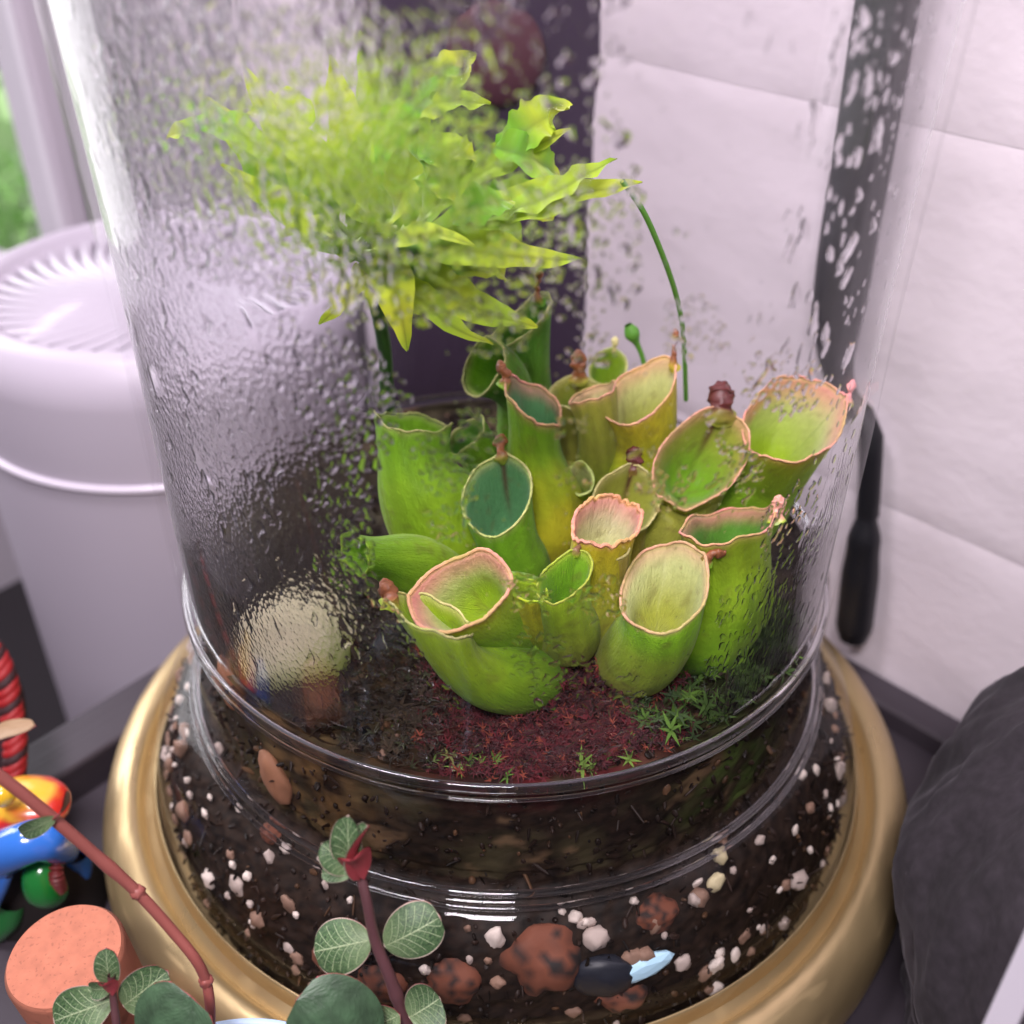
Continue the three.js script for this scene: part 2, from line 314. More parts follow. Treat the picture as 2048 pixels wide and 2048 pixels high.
{
  const prof = [[0.0710, 0.0845], [0.0717, 0.080], [0.0718, 0.070], [0.0719, 0.058], [0.0730, 0.0545], [0.0768, 0.0525], [0.0806, 0.0494], [0.0838, 0.045], [0.0858, 0.040], [0.0869, 0.0345], [0.0874, 0.028], [0.0872, 0.0175]].map(([r, y]) => V3(r, y, 0));
  const c = new THREE.CatmullRomCurve3(prof);
  const cTab = [...Array(120).keys()].map((k) => c.getPointAt(k / 119));
  const side = gridGeo(150, 420, (u, v) => {
    const p = c.getPointAt(u), a = (v - 0.5) * 2 * Math.PI; let r = p.x;
    r -= 0.0009 + 0.0016 * clamp(0.5 + fbm(a * 18, p.y * 240, 3, 4)) * (p.y < 0.058 ? 1 : 0.5);
    return V3(r * Math.sin(a), p.y, r * Math.cos(a));
  }, { closeV: true, uv: false, color: (u, v, p) => soilCol(p, (v - 0.5) * 2 * Math.PI) });
  part('soil_side', side, soilMat, soil);
  const topG = gridGeo(90, 240, (u, v) => {
    const r = u * 0.0712, a = (v - 0.5) * 2 * Math.PI, x = r * Math.sin(a), z = r * Math.cos(a);
    return V3(x, lerp(topY(x, z), 0.0845, sstep(0.96, 1, u)), z);
  }, { closeV: true, uv: false, color: (u, v, p) => soilCol(V3(p.x, 0.09, p.z), Math.atan2(p.x, p.z)) });
  part('soil_top', topG, soilMat, soil);
  // perlite and crumbs pressed against the flared foot
  const perlMat = [C3(0.62, 0.53, 0.47), C3(0.42, 0.34, 0.30), C3(0.22, 0.13, 0.09), C3(0.58, 0.50, 0.30)].map((k) => std({ color: k, roughness: 0.75 }));
  const shapes = [0, 1, 2, 3, 4].map((k) => lump(1, 0.34, 1.3, k * 7.7, 2));
  const footPt = (a, u, off) => { const p = c.getPointAt(u), r = p.x - off; return V3(r * Math.sin(a), p.y, r * Math.cos(a)); };
  const spots = [];
  const rFoot = (y) => { let b = 0; for (let k = 0; k < 120; k++) if (Math.abs(cTab[k].y - y) < Math.abs(cTab[b].y - y)) b = k; return cTab[b].x; };
  hitFoot = (px, py, off = 0) => { const d = ray(px, py).normalize(); for (let k = 0; k < 700; k++) { const q = CAM.clone().addScaledVector(d, 0.10 + k * 0.0004); if (q.y < 0.062 && Math.hypot(q.x, q.z) < rFoot(q.y) - off) return q; } return null; };
  const known = [[1440, 1712, 34], [1432, 1765, 36], [1388, 1800, 26], [1395, 1766, 18], [1268, 1802, 16], [1366, 1926, 26], [1432, 1930, 34], [1470, 1910, 22], [380, 1590, 17], [375, 1560, 16], [432, 1500, 15], [445, 1535, 15], [420, 1595, 12], [478, 1617, 16], [540, 1715, 22], [572, 1697, 22], [495, 1752, 18], [500, 1808, 14], [592, 1830, 12], [410, 1628, 20], [1640, 1390, 30], [1605, 1550, 18], [1660, 1620, 16], [1520, 1680, 22], [1545, 1720, 14], [1560, 1780, 14], [650, 1770, 16], [700, 1800, 14], [850, 1940, 18], [640, 1720, 14], [360, 1400, 22], [375, 1465, 12], [345, 1500, 14], [350, 1530, 12], [465, 1730, 18], [1500, 1820, 14], [1590, 1660, 18], [1620, 1700, 14]];
  const kCol = {0: 3, 1: 3};
  known.forEach(([px, py, d], i) => { const q = hitFoot(px, py, 0.0008); if (q) spots.push([q, d / 2 / FPX * 0.26, kCol[i] ?? (i % 3 === 2 ? 1 : 0)]); });
  for (let i = 0; i < 230; i++) { const a = rr(-Math.PI * 0.62, Math.PI * 0.62), u = rr(0.44, 0.97); if (noise(a * 4, u * 7, 3.3) < -0.05) continue; spots.push([footPt(a, u, 0.0016), 0.0007 + 0.0016 * rnd() ** 1.3, Math.floor(rnd() ** 0.6 * 3)]); }
  for (let i = 0; i < 40; i++) { const a = rr(0, 6.28), r = 0.068 * Math.sqrt(rnd()), x = r * Math.sin(a), z = r * Math.cos(a); spots.push([V3(x, topY(x, z), z), 0.0004 + 0.0008 * rnd(), 2]); }
  for (const [p, r, k] of spots) {
    const g = part('perlite_grain', shapes[Math.floor(rnd() * 5)], perlMat[k], soil); g.position.copy(p); g.scale.set(r * rr(0.7, 1.2), r * rr(0.8, 1.5), r * rr(0.5, 0.9)); g.rotation.set(rr(-0.4, 0.4), Math.atan2(p.x, p.z), rr(-0.5, 0.5));
  }
  // clay pebbles low against the glass
  const clayMat = std({ vertexColors: true, roughness: 0.8 });
  const clays = [0, 1, 2].map((k) => lump(1, 0.22, 1.3, 40 + k * 9, 4, (v) => mix3([0.15, 0.045, 0.022], [0.012, 0.008, 0.007], sstep(0.0, 0.22, fbm(v.x * 3.2 + k * 9, v.y * 3.2, v.z * 3.2, 3)))));
  const fixed = [[1090, 1965, 78, 100], [1325, 1848, 48, 44], [905, 1985, 58, 70], [655, 1935, 48, 50], [530, 1676, 24, 26], [760, 1985, 56, 60], [1250, 2010, 60, 40]];
  for (const [px, py, hw, hh] of fixed) {
    const p = hitFoot(px, py), rad = hw / FPX * 0.235; if (!p) continue;
    const k = (Math.hypot(p.x, p.z) - rad * 0.62) / Math.hypot(p.x, p.z); p.x *= k; p.z *= k;
    const g = part('clay_pebble', clays[Math.floor(rnd() * 3)], clayMat, soil); g.position.copy(p); g.scale.set(rad, rad * hh / hw * 0.8, rad * 0.75); g.rotation.y = Math.atan2(p.x, p.z);
  }
  // fine crumbs and fibres
  const M = new THREE.Matrix4(), Q = new THREE.Quaternion(), N = 5200;
  const cr = new THREE.InstancedMesh(lump(1, 0.4, 1.8, 3, 1), phys({ color: 0xffffff, roughness: 0.5, specularIntensity: 0.4 }), N);
  for (let i = 0; i < N; i++) {
    let p; if (i < 2600) p = footPt(rr(-2.1, 2.1), rr(0.02, 0.99), rr(0.0008, 0.002)); else { const a = rr(0, 6.28), r = 0.0705 * Math.sqrt(rnd()), x = r * Math.sin(a), z = r * Math.cos(a); p = V3(x, topY(x, z) + 0.0003, z); }
    Q.setFromEuler(new THREE.Euler(rr(0, 6), rr(0, 6), rr(0, 6)));
    cr.setMatrixAt(i, M.compose(p, Q, (i % 6 ? V3(rr(0.4, 1.5), rr(0.3, 0.7), rr(0.4, 0.8)) : V3(rr(2, 4.5), rr(0.25, 0.4), rr(0.3, 0.5))).multiplyScalar(rr(0.0003, 0.0011))));
    const t = rnd(), k = mix3([0.006, 0.004, 0.003], t > 0.9 ? [0.10, 0.05, 0.025] : [0.026, 0.014, 0.010], rnd());
    cr.setColorAt(i, C3(...k));
  }
  cr.name = 'soil_crumbs'; cr.userData.kind = 'stuff'; soil.add(cr);
}
// red sphagnum in front, green moss on the right
function mossPatch(name, label, n, where, colors, len) {
  const g = mergeGeometries([0, 1, 2, 3, 4, 5].map((k) => {
    const a = k * 1.05, l = gridGeo(3, 1, (u, v) => V3((v - 0.5) * 0.24 * Math.sin(Math.PI * Math.min(0.98, u + 0.12)), u * (0.7 + 0.5 * ((k * 0.37) % 1)), 0.5 * u * u));
    l.rotateX(0.55 + 0.25 * (k % 3)); l.rotateY(a + 0.5 * ((k * 0.61) % 1)); l.translate(0, 0.12 * k, 0); return l;
  }));
  const im = new THREE.InstancedMesh(g, phys({ color: 0xffffff, roughness: 1, transmission: 0.3, side: THREE.DoubleSide }), n), M = new THREE.Matrix4(), Q = new THREE.Quaternion();
  for (let i = 0; i < n; i++) {
    const p = where(); Q.setFromEuler(new THREE.Euler(rr(-1.1, 1.1), rr(0, 6.28), rr(-1.1, 1.1)));
    im.setMatrixAt(i, M.compose(p, Q, V3(1, 1, 1).multiplyScalar(len * rr(0.5, 1.3))));
    const c = mix3(colors[0], colors[1], rnd()); im.setColorAt(i, C3(...(rnd() < 0.12 ? colors[2] : c)));
  }
  im.name = name; scene.add(im); return tag(im, label, 'moss', null, 'stuff');
}
const onSoil = (x, z, dy = 0) => V3(x, topY(x, z) + dy, z);
mossPatch('red_moss', 'dark red moss in front of the pitchers against the glass', 3400, () => { for (;;) { const x = rr(-0.018, 0.036), z = rr(0.035, 0.070); if (Math.hypot(x, z) < 0.070 && rnd() < 1.3 - Math.abs(x - 0.010) / 0.024) return onSoil(x, z, rr(-0.001, 0.004 * (z < 0.052 ? 1.6 : 0.5))); } }, [[0.03, 0.002, 0.006], [0.17, 0.010, 0.018], [0.30, 0.06, 0.03]], 0.0014);
mossPatch('green_moss', 'leafy green moss against the glass at the right of the pitchers', 300, () => { for (;;) { const a = rr(0.40, 1.15), r = rr(0.054, 0.070), x = r * Math.sin(a), z = r * Math.cos(a); return onSoil(x, z, rr(0, 0.010) * rnd()); } }, [[0.02, 0.05, 0.008], [0.12, 0.25, 0.02], [0.05, 0.03, 0.015]], 0.0026);
mossPatch('moss_sprigs', 'tiny bright green moss sprigs along the glass at the front', 26, () => { const a = rr(-0.25, 0.42), r = rr(0.066, 0.070); return onSoil(r * Math.sin(a), r * Math.cos(a), 0.0005); }, [[0.10, 0.22, 0.02], [0.18, 0.30, 0.04], [0.2, 0.22, 0.05]], 0.0024);
mossPatch('brown_moss', 'brown and olive moss behind the misted lower left of the jar', 900, () => { for (;;) { const a = rr(-1.2, -0.2), r = rr(0.035, 0.0695), x = r * Math.sin(a), z = r * Math.cos(a); return onSoil(x, z, rr(-0.001, 0.002)); } }, [[0.012, 0.008, 0.005], [0.07, 0.04, 0.016], [0.04, 0.045, 0.012]], 0.0020);
// rounded clumps and stones inside
{
  const cl = part('pale_clump', lump(1, 0.26, 1.5, 12, 4, (v) => mix3(mix3([0.42, 0.58, 0.07], [0.82, 0.74, 0.50], sstep(-0.25, 0.7, v.y - 0.45 * v.x)), [0.2, 0.22, 0.05], 0.25 * clamp(fbm(v.x * 5, v.y * 5, v.z * 5, 3) * 2))), std({ vertexColors: true, roughness: 0.75 }));
  const p = atZ(598, 1315, 0.036); cl.position.copy(p); cl.scale.set(0.0115, 0.0155, 0.0100); cl.rotation.z = -0.15; tag(cl, 'pale cream and lime rounded clump behind the misted lower left glass', 'clump');
  const pk = part('pink_pebble', lump(1, 0.12, 1.2, 55, 4, (v) => mix3([0.30, 0.085, 0.085], [0.48, 0.22, 0.24], sstep(-0.5, 0.7, v.y + 0.25 * fbm(v.x * 4, v.y * 4, v.z * 4, 3)))), phys({ vertexColors: true, roughness: 0.45, clearcoat: 0.3 }));
  pk.position.copy(atZ(822, 1475, 0.050)); pk.scale.set(0.0054, 0.0062, 0.005); tag(pk, 'rounded pink pebble on the soil below the front left pitcher', 'pebble');
  const bl = part('grass_blade', gridGeo(10, 2, (u, v) => { const q = atZ(lerp(760, 797, u), lerp(1500, 1436, u), 0.056); return q.add(V3((v - 0.5) * 0.0016 * Math.sin(Math.PI * (0.1 + 0.88 * u)), 0, 0)); }), phys({ color: C3(0.10, 0.2, 0.03), roughness: 1, transmission: 0.3, side: THREE.DoubleSide }));
  tag(bl, 'short green blade beside the pink pebble', 'leaf');
  const tp = part('tan_clump', lump(1, 0.3, 1.8, 21, 4, (v) => mix3([0.09, 0.05, 0.025], [0.30, 0.17, 0.085], clamp(0.5 + 1.5 * fbm(v.x * 4, v.y * 4, v.z * 4, 3)))), std({ vertexColors: true, roughness: 0.85 }));
  tp.position.copy(atZ(690, 1490, 0.052)); tp.scale.set(0.0095, 0.0032, 0.005); tag(tp, 'tan fibrous clump on the soil left of the pink pebble', 'clump');
  const sh = part('clay_shard', lump(1, 0.2, 1.1, 71, 3), std({ color: C3(0.26, 0.115, 0.06), roughness: 0.75 }));
  { const q = atR(550, 1556, 0.0712); sh.position.copy(q); sh.scale.set(0.0042, 0.0066, 0.0022); sh.rotation.set(0, Math.atan2(q.x, q.z), 0.35); tag(sh, 'terracotta shard pressed against the left glass below the soil line', 'shard'); }
  const sh2 = part('clay_shard', lump(1, 0.2, 1.1, 75, 3), std({ color: C3(0.28, 0.12, 0.06), roughness: 0.75 }));
  { const q = atR(458, 1365, 0.0705); sh2.position.copy(q); sh2.scale.set(0.002, 0.007, 0.002); sh2.rotation.set(0, Math.atan2(q.x, q.z), 0.1); tag(sh2, 'upright terracotta shard behind the far left glass above the soil line', 'shard'); }
  const bg = part('blue_chip', lump(1, 0.15, 1.2, 91, 1), phys({ color: C3(0.45, 0.70, 0.86), roughness: 0.35, flatShading: true }));
  { const q = hitFoot(1285, 1935, 0.0004); bg.position.copy(q); bg.scale.set(0.0072, 0.0026, 0.0016); bg.rotation.set(-0.3, Math.atan2(q.x, q.z), 0.2); tag(bg, 'light blue plastic chip low in the soil at the front glass', 'chip'); }
  const bk = part('black_stone', lump(1, 0.16, 1.4, 83, 3), std({ color: C3(0.012, 0.014, 0.022), roughness: 0.5 }));
  { const q = hitFoot(1205, 1952, 0.002); bk.position.copy(q); bk.scale.set(0.0065, 0.0055, 0.003); tag(bk, 'dark slate stone left of the light blue chip in the soil', 'stone'); }
}

// ---------------------------------------------------------------- the pitcher plant
const veinBump = tex(512, 512, (u, v) => 0.5 + 0.5 * fbm(u * 30, v * 90, 3, 3) + 0.35 * fbm(u * 120, v * 120, 9, 2));
const leafMat = phys({ bumpMap: veinBump, bumpScale: 0.00035, vertexColors: true, roughness: 1, specularIntensity: 0.35, transmission: 0.42, thickness: 0, side: THREE.DoubleSide, clearcoat: 0.10, clearcoatRoughness: 0.30 });
const spoonMat = phys({ vertexColors: true, roughness: 0.5, clearcoat: 0.25, clearcoatRoughness: 0.3 });
const lipMat = phys({ vertexColors: true, roughness: 1, transmission: 0.15, side: THREE.DoubleSide, clearcoat: 0.25, clearcoatRoughness: 0.3 });
const GRN = [0.22, 0.47, 0.014], YEL = [0.62, 0.57, 0.02], LIME = [0.38, 0.57, 0.018], BRN = [0.44, 0.36, 0.05], DKG = [0.11, 0.31, 0.025], OLV = [0.42, 0.46, 0.055];
const PALE = [0.72, 0.76, 0.32], TEAL = [0.11, 0.32, 0.12], PINK = [0.88, 0.31, 0.30], SALM = [0.84, 0.40, 0.30], TAN = [0.62, 0.56, 0.24];
const plant = thing('pitcher_plant', 'cluster of green trumpet pitchers with pink rims inside the glass jar', 'pitcher plant');
let pid = 0;
function pitcher(d) {
  const id = ++pid, P = (a) => atZ(a[0], a[1], a[2]);
  const s = P(d.S), f = P(d.F), l = P(d.L), r = P(d.R), M = s.clone().add(f).add(l).add(r).multiplyScalar(0.25);
  const U = s.clone().sub(f).multiplyScalar(0.5), Vv = r.clone().sub(l).multiplyScalar(0.5);
  const B = atY(d.B[0], d.B[1], 0.0825), n = U.clone().cross(Vv).normalize(); if (n.dot(M.clone().sub(B)) < 0) n.negate();
  if (d.away) n.negate();
  const len = M.distanceTo(B), mean = (U.length() + Vv.length()) / 2 * (d.thin ?? 1);
  const C1 = d.C1 ? P(d.C1) : B.clone().add(V3(0, len * 0.38, 0)).lerp(M, 0.12), C2 = d.C2 ? P(d.C2) : M.clone().addScaledVector(n, -len * (d.stiff ?? 0.33));
  const curve = new THREE.CubicBezierCurve3(B, C1, C2, M);
  const prof = new THREE.CatmullRomCurve3([[0, 0.42], [0.2, 0.6], [0.42, d.belly ?? 0.86], [0.62, (d.belly ?? 0.86) * 1.0], [0.8, d.neck ?? 0.80], [0.92, 0.87], [1, 1]].map(([x, y]) => V3(x, y, 0)));
  const rad = (t) => prof.getPoint(t).y;
  const Uh = U.clone().normalize(), rimShape = (phi, k) => {
    const c = Math.cos(phi), q = Math.sin(phi), pin = 1 - 0.46 * Math.max(0, c) ** 5 - (d.point ?? 0.3) * Math.max(0, -c) ** 6;
    return U.clone().multiplyScalar(c * k * (1 + 0.05 * noise(phi, id, 0.5))).addScaledVector(Vv, q * pin * k).addScaledVector(n, mean * ((d.lift ?? 0.12) * Math.max(0, c) ** 3 - 0.10 * Math.max(0, -c) ** 3 + 0.16 * noise(Math.cos(phi) * 1.6, Math.sin(phi) * 1.6, id * 3.3) + (d.rag ?? 0.03) * noise(Math.cos(phi) * 6, Math.sin(phi) * 6, id * 1.7)) * k);
  };
  // position of the wall at t along the tube, turned by phi, thinned by off
  const wall = (t, phi, off) => {
    const c = curve.getPoint(t), T = curve.getTangent(Math.min(t, 0.999));
    const A = Uh.clone().addScaledVector(T, -Uh.dot(T)).normalize(), Bv = T.clone().cross(A).normalize(); if (Bv.dot(Vv) < 0) Bv.negate();
    const k = rad(t), w = sstep(0.5, 1, t), rt = k * mean * (1 + 0.05 * Math.exp(-(((((phi - Math.PI + 9.4248) % 6.2832) - Math.PI) / 0.16) ** 2)) * (1 - w)) * (1 + 0.05 * noise(Math.cos(phi) * 1.2 + id, Math.sin(phi) * 1.2, t * 3));
    const round = A.multiplyScalar(Math.cos(phi) * (rt - off)).addScaledVector(Bv, Math.sin(phi) * (rt - off));
    return c.addScaledVector(round, 1 - w).add(rimShape(phi, k * (1 - off / mean)).multiplyScalar(w));
  };
  const NP = 56, T0 = 44, TI = 22, th = 0.00042;
  const colIn = d.inn ?? PALE, colTop = d.top ?? GRN, colLow = d.low ?? GRN, rim = d.rim ?? SALM, pk = d.pink ?? 0.5;
  const g = gridGeo(T0 + TI, NP, (u, v) => {
    const i = u * (T0 + TI), phi = v * 2 * Math.PI;
    if (i <= T0) return wall(i / T0, phi, 0);
    const q = (i - T0) / TI, k = d.throat ?? 0.5; return wall(1 - 0.36 * q, phi, th + mean * rad(1 - 0.36 * q) * (k * q ** 1.15 + (0.97 - k) * q ** 7));   // a shallow funnel inside, narrowing to the throat
  }, { weld: true, color: (u, v, p) => {
    const i = u * (T0 + TI), phi = v * 2 * Math.PI, nz = fbm(p.x * 130 + id, p.y * 130, p.z * 130, 3), fine = 1 + 0.14 * noise(p.x * 900, p.y * 900, p.z * 900);
    let c;
    if (i <= T0) {
      const t = i / T0; c = mix3(colLow, colTop, sstep(0.25, 0.95, t + 0.25 * nz));
      c = mix3(c, BRN, clamp(0.22 * nz + (d.blush ?? 0.0)));
      c = mix3(c, [0.30, 0.16, 0.05], 0.25 * (1 - sstep(0, 0.2, t)));
      c = mix3(c, rim, sstep(0.965, 1, t) * 0.45);
      c = c.map((x) => x * (1 + 0.10 * Math.sin(phi * 11 + t * 2) * sstep(0.2, 0.5, t)));   // faint veins
    } else {
      const q = (i - T0) / TI; c = mix3(colIn, (d.deep ?? GRN), sstep(0.1, 0.85, q + 0.2 * nz));
      c = mix3(c, rim, clamp((1 - sstep(0, 0.10 + 0.35 * pk, q)) * (0.55 + 0.5 * pk)) * (0.75 + 0.5 * nz));
      if (d.streak) c = mix3(c, [0.12, 0.02, 0.02], Math.exp(-((((phi + Math.PI) % 6.2832 - Math.PI) / 0.16) ** 2)) * (1 - sstep(0.2, 0.8, q)) * d.streak);
    }
    c = mix3(c, [0.16, 0.09, 0.03], 0.28 * sstep(0.34, 0.5, noise(p.x * 420 + id, p.y * 420, p.z * 420) + 0.3 * nz));
    return c.map((x) => Math.max(0.003, x * fine));
  } });
  const m = part('pitcher', g, leafMat, plant);
  if (d.label) m.userData.label = d.label;
  // rolled lip
  const NL = 110, lipPts = [...Array(NL).keys()].map((k) => M.clone().add(rimShape(k / NL * 2 * Math.PI, 1)).addScaledVector(n, 0.0001));
  const lr = (d.lip ?? 1) * 0.00023, lc = new THREE.CatmullRomCurve3(lipPts, true);
  const lg = new THREE.TubeGeometry(lc, 150, lr, 7, true); lg.deleteAttribute('uv');
  { const p = lg.attributes.position, cs = []; for (let i = 0; i < p.count; i++) { const x = p.getX(i), y = p.getY(i), z = p.getZ(i), k = 1 + 0.55 * fbm(x * 900, y * 900, z * 900, 3), q = clamp(0.55 + 1.6 * fbm(x * 120 + id, y * 120, z * 120, 2)), rc = mix3(rim, colTop, 0.55 * (1 - q)); p.setXYZ(i, x + 0.00016 * noise(x * 2600, y * 2600, z), y + 0.00016 * noise(z * 2600, x * 2600, y), z); cs.push(rc[0] * k * 1.02, rc[1] * k * 1.05, rc[2] * k); } lg.setAttribute('color', new THREE.Float32BufferAttribute(cs, 3)); lg.computeVertexNormals(); }
  part('lip', lg, lipMat, m);
  // nectar spoon on its stalk
  if (d.K) {
    const k = P(d.K), kc = d.kcol ?? [0.22, 0.07, 0.03], ks = (d.ksize ?? 1) * 0.0013, mid = s.clone().lerp(k, 0.5).addScaledVector(n, 0.0006), end = k.clone().add(k.clone().sub(s).setLength(ks * 1.0));
    const sc = new THREE.CatmullRomCurve3([s.clone().addScaledVector(n, -0.0012), s.clone(), mid, k, end]), kr = ks * 0.92, fq = Math.min(0.8, 3.1 * kr / sc.getLength());
    const sg = limb(sc, (u) => Math.max(lerp(ks * 1.2, ks * 0.5, sstep(0, 0.5, u)) * (1 - sstep(1 - fq * 0.5, 1, u)), u > 1 - fq ? kr * Math.sqrt(Math.max(0, 1 - ((u - 1 + fq / 2) / (fq / 2)) ** 2)) * (1 + 0.3 * noise(u * 9, id * 2.3, 1)) : 0), { seg: 40, sides: 14, flat: 0.8, color: (u, v, p) => mix3(colTop, kc, sstep(0.0, 0.3, u)).map((x) => x * (1 + 0.7 * fbm(p.x * 1400, p.y * 1400, p.z * 1400, 2))) });
    { const q = sg.attributes.position; for (let i = 0; i < q.count; i++) { const x = q.getX(i), y = q.getY(i), z = q.getZ(i); q.setXYZ(i, x + ks * 0.35 * noise(x * 700, y * 700, z * 700 + id), y + ks * 0.35 * noise(y * 700, z * 700, x * 700 + id), z + ks * 0.35 * noise(z * 700, x * 700, y * 700 + id)); } sg.computeVertexNormals(); }
    part('nectar_spoon', sg, spoonMat, m);
  }
  return m;
}
const DRED = [0.11, 0.018, 0.016], RUST = [0.26, 0.085, 0.03];
// back row first
pitcher({ S: [1077, 598, -0.016], F: [978, 705, -0.010], L: [1020, 640, -0.020], R: [1096, 628, -0.012], B: [1075, 1010], K: [1077, 548, -0.016], C2: [1050, 800, -0.016], kcol: RUST, rim: TAN, pink: 0.15, top: DKG, low: GRN, inn: DKG, label: 'tallest pitcher at the back with a rust tip' });
pitcher({ S: [985, 672, -0.006], F: [948, 790, -0.002], L: [928, 735, -0.008], R: [1005, 735, 0.000], B: [1040, 1060], top: DKG, low: GRN, inn: GRN, deep: DKG, rim: TAN, pink: 0.1, neck: 0.75 });
pitcher({ S: [1228, 700, -0.026], F: [1212, 775, -0.018], L: [1175, 735, -0.022], R: [1249, 737, -0.022], B: [1200, 1010], K: [1230, 680, -0.026], ksize: 0.7, kcol: TAN, top: GRN, low: GRN, inn: LIME, deep: LIME, rim: TAN, pink: 0 });
pitcher({ S: [1157, 755, -0.016], F: [1160, 818, -0.006], L: [1098, 787, -0.012], R: [1213, 790, -0.012], B: [1160, 1050], K: [1157, 716, -0.016], ksize: 1.5, kcol: RUST, top: OLV, low: OLV, inn: OLV, deep: DKG, rim: TAN, pink: 0.2, blush: 0.3, streak: 0.8 });
pitcher({ S: [1233, 768, -0.003], F: [1139, 802, 0.002], L: [1180, 778, -0.008], R: [1190, 803, 0.004], B: [1170, 1100], top: OLV, low: LIME, inn: PALE, rim: SALM, pink: 0.4, neck: 0.8, belly: 0.8, blush: 0.25 });
pitcher({ S: [1347, 730, -0.006], F: [1207, 838, 0.006], L: [1258, 748, -0.012], R: [1316, 815, 0.004], B: [1230, 1130], K: [1350, 668, -0.008], kcol: RUST, ksize: 0.9, top: YEL, low: LIME, inn: PALE, deep: OLV, rim: SALM, pink: 0.55, label: 'yellow green pitcher with rust red tip at the back' });
pitcher({ S: [1698, 800, 0.002], F: [1488, 862, 0.008], L: [1560, 764, -0.014], R: [1610, 914, 0.018], B: [1400, 1120], K: [1704, 768, 0.0], C2: [1530, 960, -0.006], kcol: PINK, ksize: 0.8, top: LIME, low: GRN, inn: PALE, deep: LIME, rim: PINK, pink: 0.8, label: 'wide pitcher at the far right near the glass' });
pitcher({ S: [1010, 764, 0.003], F: [1126, 846, 0.008], L: [1088, 783, -0.006], R: [1042, 824, 0.012], B: [1100, 1200], C2: [1072, 960, 0.006], K: [1003, 735, 0.002], kcol: RUST, ksize: 1.2, top: GRN, low: YEL, inn: TEAL, deep: TEAL, rim: PINK, pink: 0.3, neck: 0.95, belly: 1.0, lip: 1.3, label: 'upright green pitcher with pink lip and rust tip' });
pitcher({ S: [745, 852, 0.008], F: [906, 860, 0.006], L: [832, 818, -0.004], R: [822, 846, 0.012], B: [930, 1210], C2: [815, 990, 0.016], top: GRN, low: LIME, inn: GRN, deep: DKG, rim: TAN, pink: 0, neck: 0.92, belly: 0.9, thin: 1.35, label: 'broad green pitcher at the left with its mouth turned away' });
pitcher({ S: [968, 835, 0.0], F: [896, 905, 0.004], L: [918, 862, -0.004], R: [950, 885, 0.006], B: [985, 1120], top: GRN, low: DKG, inn: DKG, deep: DKG, rim: TAN, pink: 0, neck: 0.9 });
pitcher({ S: [1442, 828, 0.001], F: [1372, 1020, 0.022], L: [1308, 905, 0.010], R: [1488, 912, 0.010], B: [1260, 1210], K: [1442, 790, -0.002], kcol: DRED, ksize: 2.3, top: OLV, low: OLV, inn: OLV, deep: GRN, rim: SALM, pink: 0.35, streak: 1, blush: 0.2, label: 'large open pitcher with dark red tip right of centre' });
pitcher({ S: [1160, 925, 0.008], F: [1155, 990, 0.014], L: [1138, 950, 0.010], R: [1190, 965, 0.012], B: [1160, 1160], top: LIME, low: LIME, inn: PALE, deep: LIME, rim: PALE, pink: 0.1 });
pitcher({ S: [1268, 937, 0.012], F: [1240, 1075, 0.028], L: [1184, 990, 0.020], R: [1315, 1006, 0.020], B: [1205, 1275], K: [1268, 912, 0.010], kcol: DRED, ksize: 1.5, top: BRN, low: BRN, inn: OLV, deep: OLV, rim: TAN, pink: 0.3, streak: 1, blush: 0.4 });
pitcher({ S: [1003, 916, 0.016], F: [980, 1080, 0.032], L: [929, 985, 0.022], R: [1065, 978, 0.022], B: [1050, 1225], C2: [1020, 1130, 0.026], K: [1000, 880, 0.012], kcol: RUST, ksize: 1.1, top: GRN, low: GRN, inn: TEAL, deep: TEAL, rim: TAN, pink: 0.05, streak: 0.8, point: 0.55, label: 'pointed open pitcher with dark green inside left of centre' });
pitcher({ S: [1553, 1034, 0.028], F: [1361, 1069, 0.036], L: [1435, 1016, 0.018], R: [1475, 1074, 0.040], B: [1300, 1318], C1: [1405, 1275, 0.038], C2: [1468, 1172, 0.034], K: [1558, 1006, 0.027], kcol: SALM, ksize: 1.2, top: LIME, low: GRN, inn: DKG, deep: DKG, rim: PINK, pink: 0.5, neck: 0.95, belly: 0.98, label: 'pitcher leaning right with knobbed tip' });
pitcher({ S: [1284, 1022, 0.030], F: [1148, 1058, 0.040], L: [1196, 995, 0.028], R: [1236, 1090, 0.043], B: [1180, 1340], C2: [1188, 1150, 0.040], top: YEL, low: OLV, inn: [0.62, 0.58, 0.34], deep: PALE, rim: PINK, pink: 0.75, lip: 1.6, lift: 0, rag: 0.16, label: 'small pitcher with ragged bright pink rim in the middle' });
pitcher({ S: [700, 1066, 0.036], F: [708, 1152, 0.044], L: [688, 1110, 0.036], R: [742, 1106, 0.044], B: [930, 1250], C2: [790, 1120, 0.040], top: GRN, low: LIME, inn: GRN, deep: DKG, rim: LIME, pink: 0, thin: 1.3, belly: 1.0, neck: 0.95 });
pitcher({ S: [1042, 1160, 0.046], F: [1075, 1200, 0.054], L: [1012, 1185, 0.050], R: [1086, 1178, 0.050], B: [1105, 1340], C2: [1050, 1250, 0.050], top: YEL, low: LIME, inn: LIME, deep: LIME, rim: LIME, pink: 0, belly: 1.1, neck: 1.05 });
pitcher({ S: [1238, 1092, 0.039], F: [1210, 1126, 0.044], L: [1172, 1112, 0.041], R: [1250, 1104, 0.041], B: [1214, 1348], top: BRN, low: OLV, inn: BRN, deep: OLV, rim: TAN, pink: 0, belly: 1.1, neck: 1.0 });
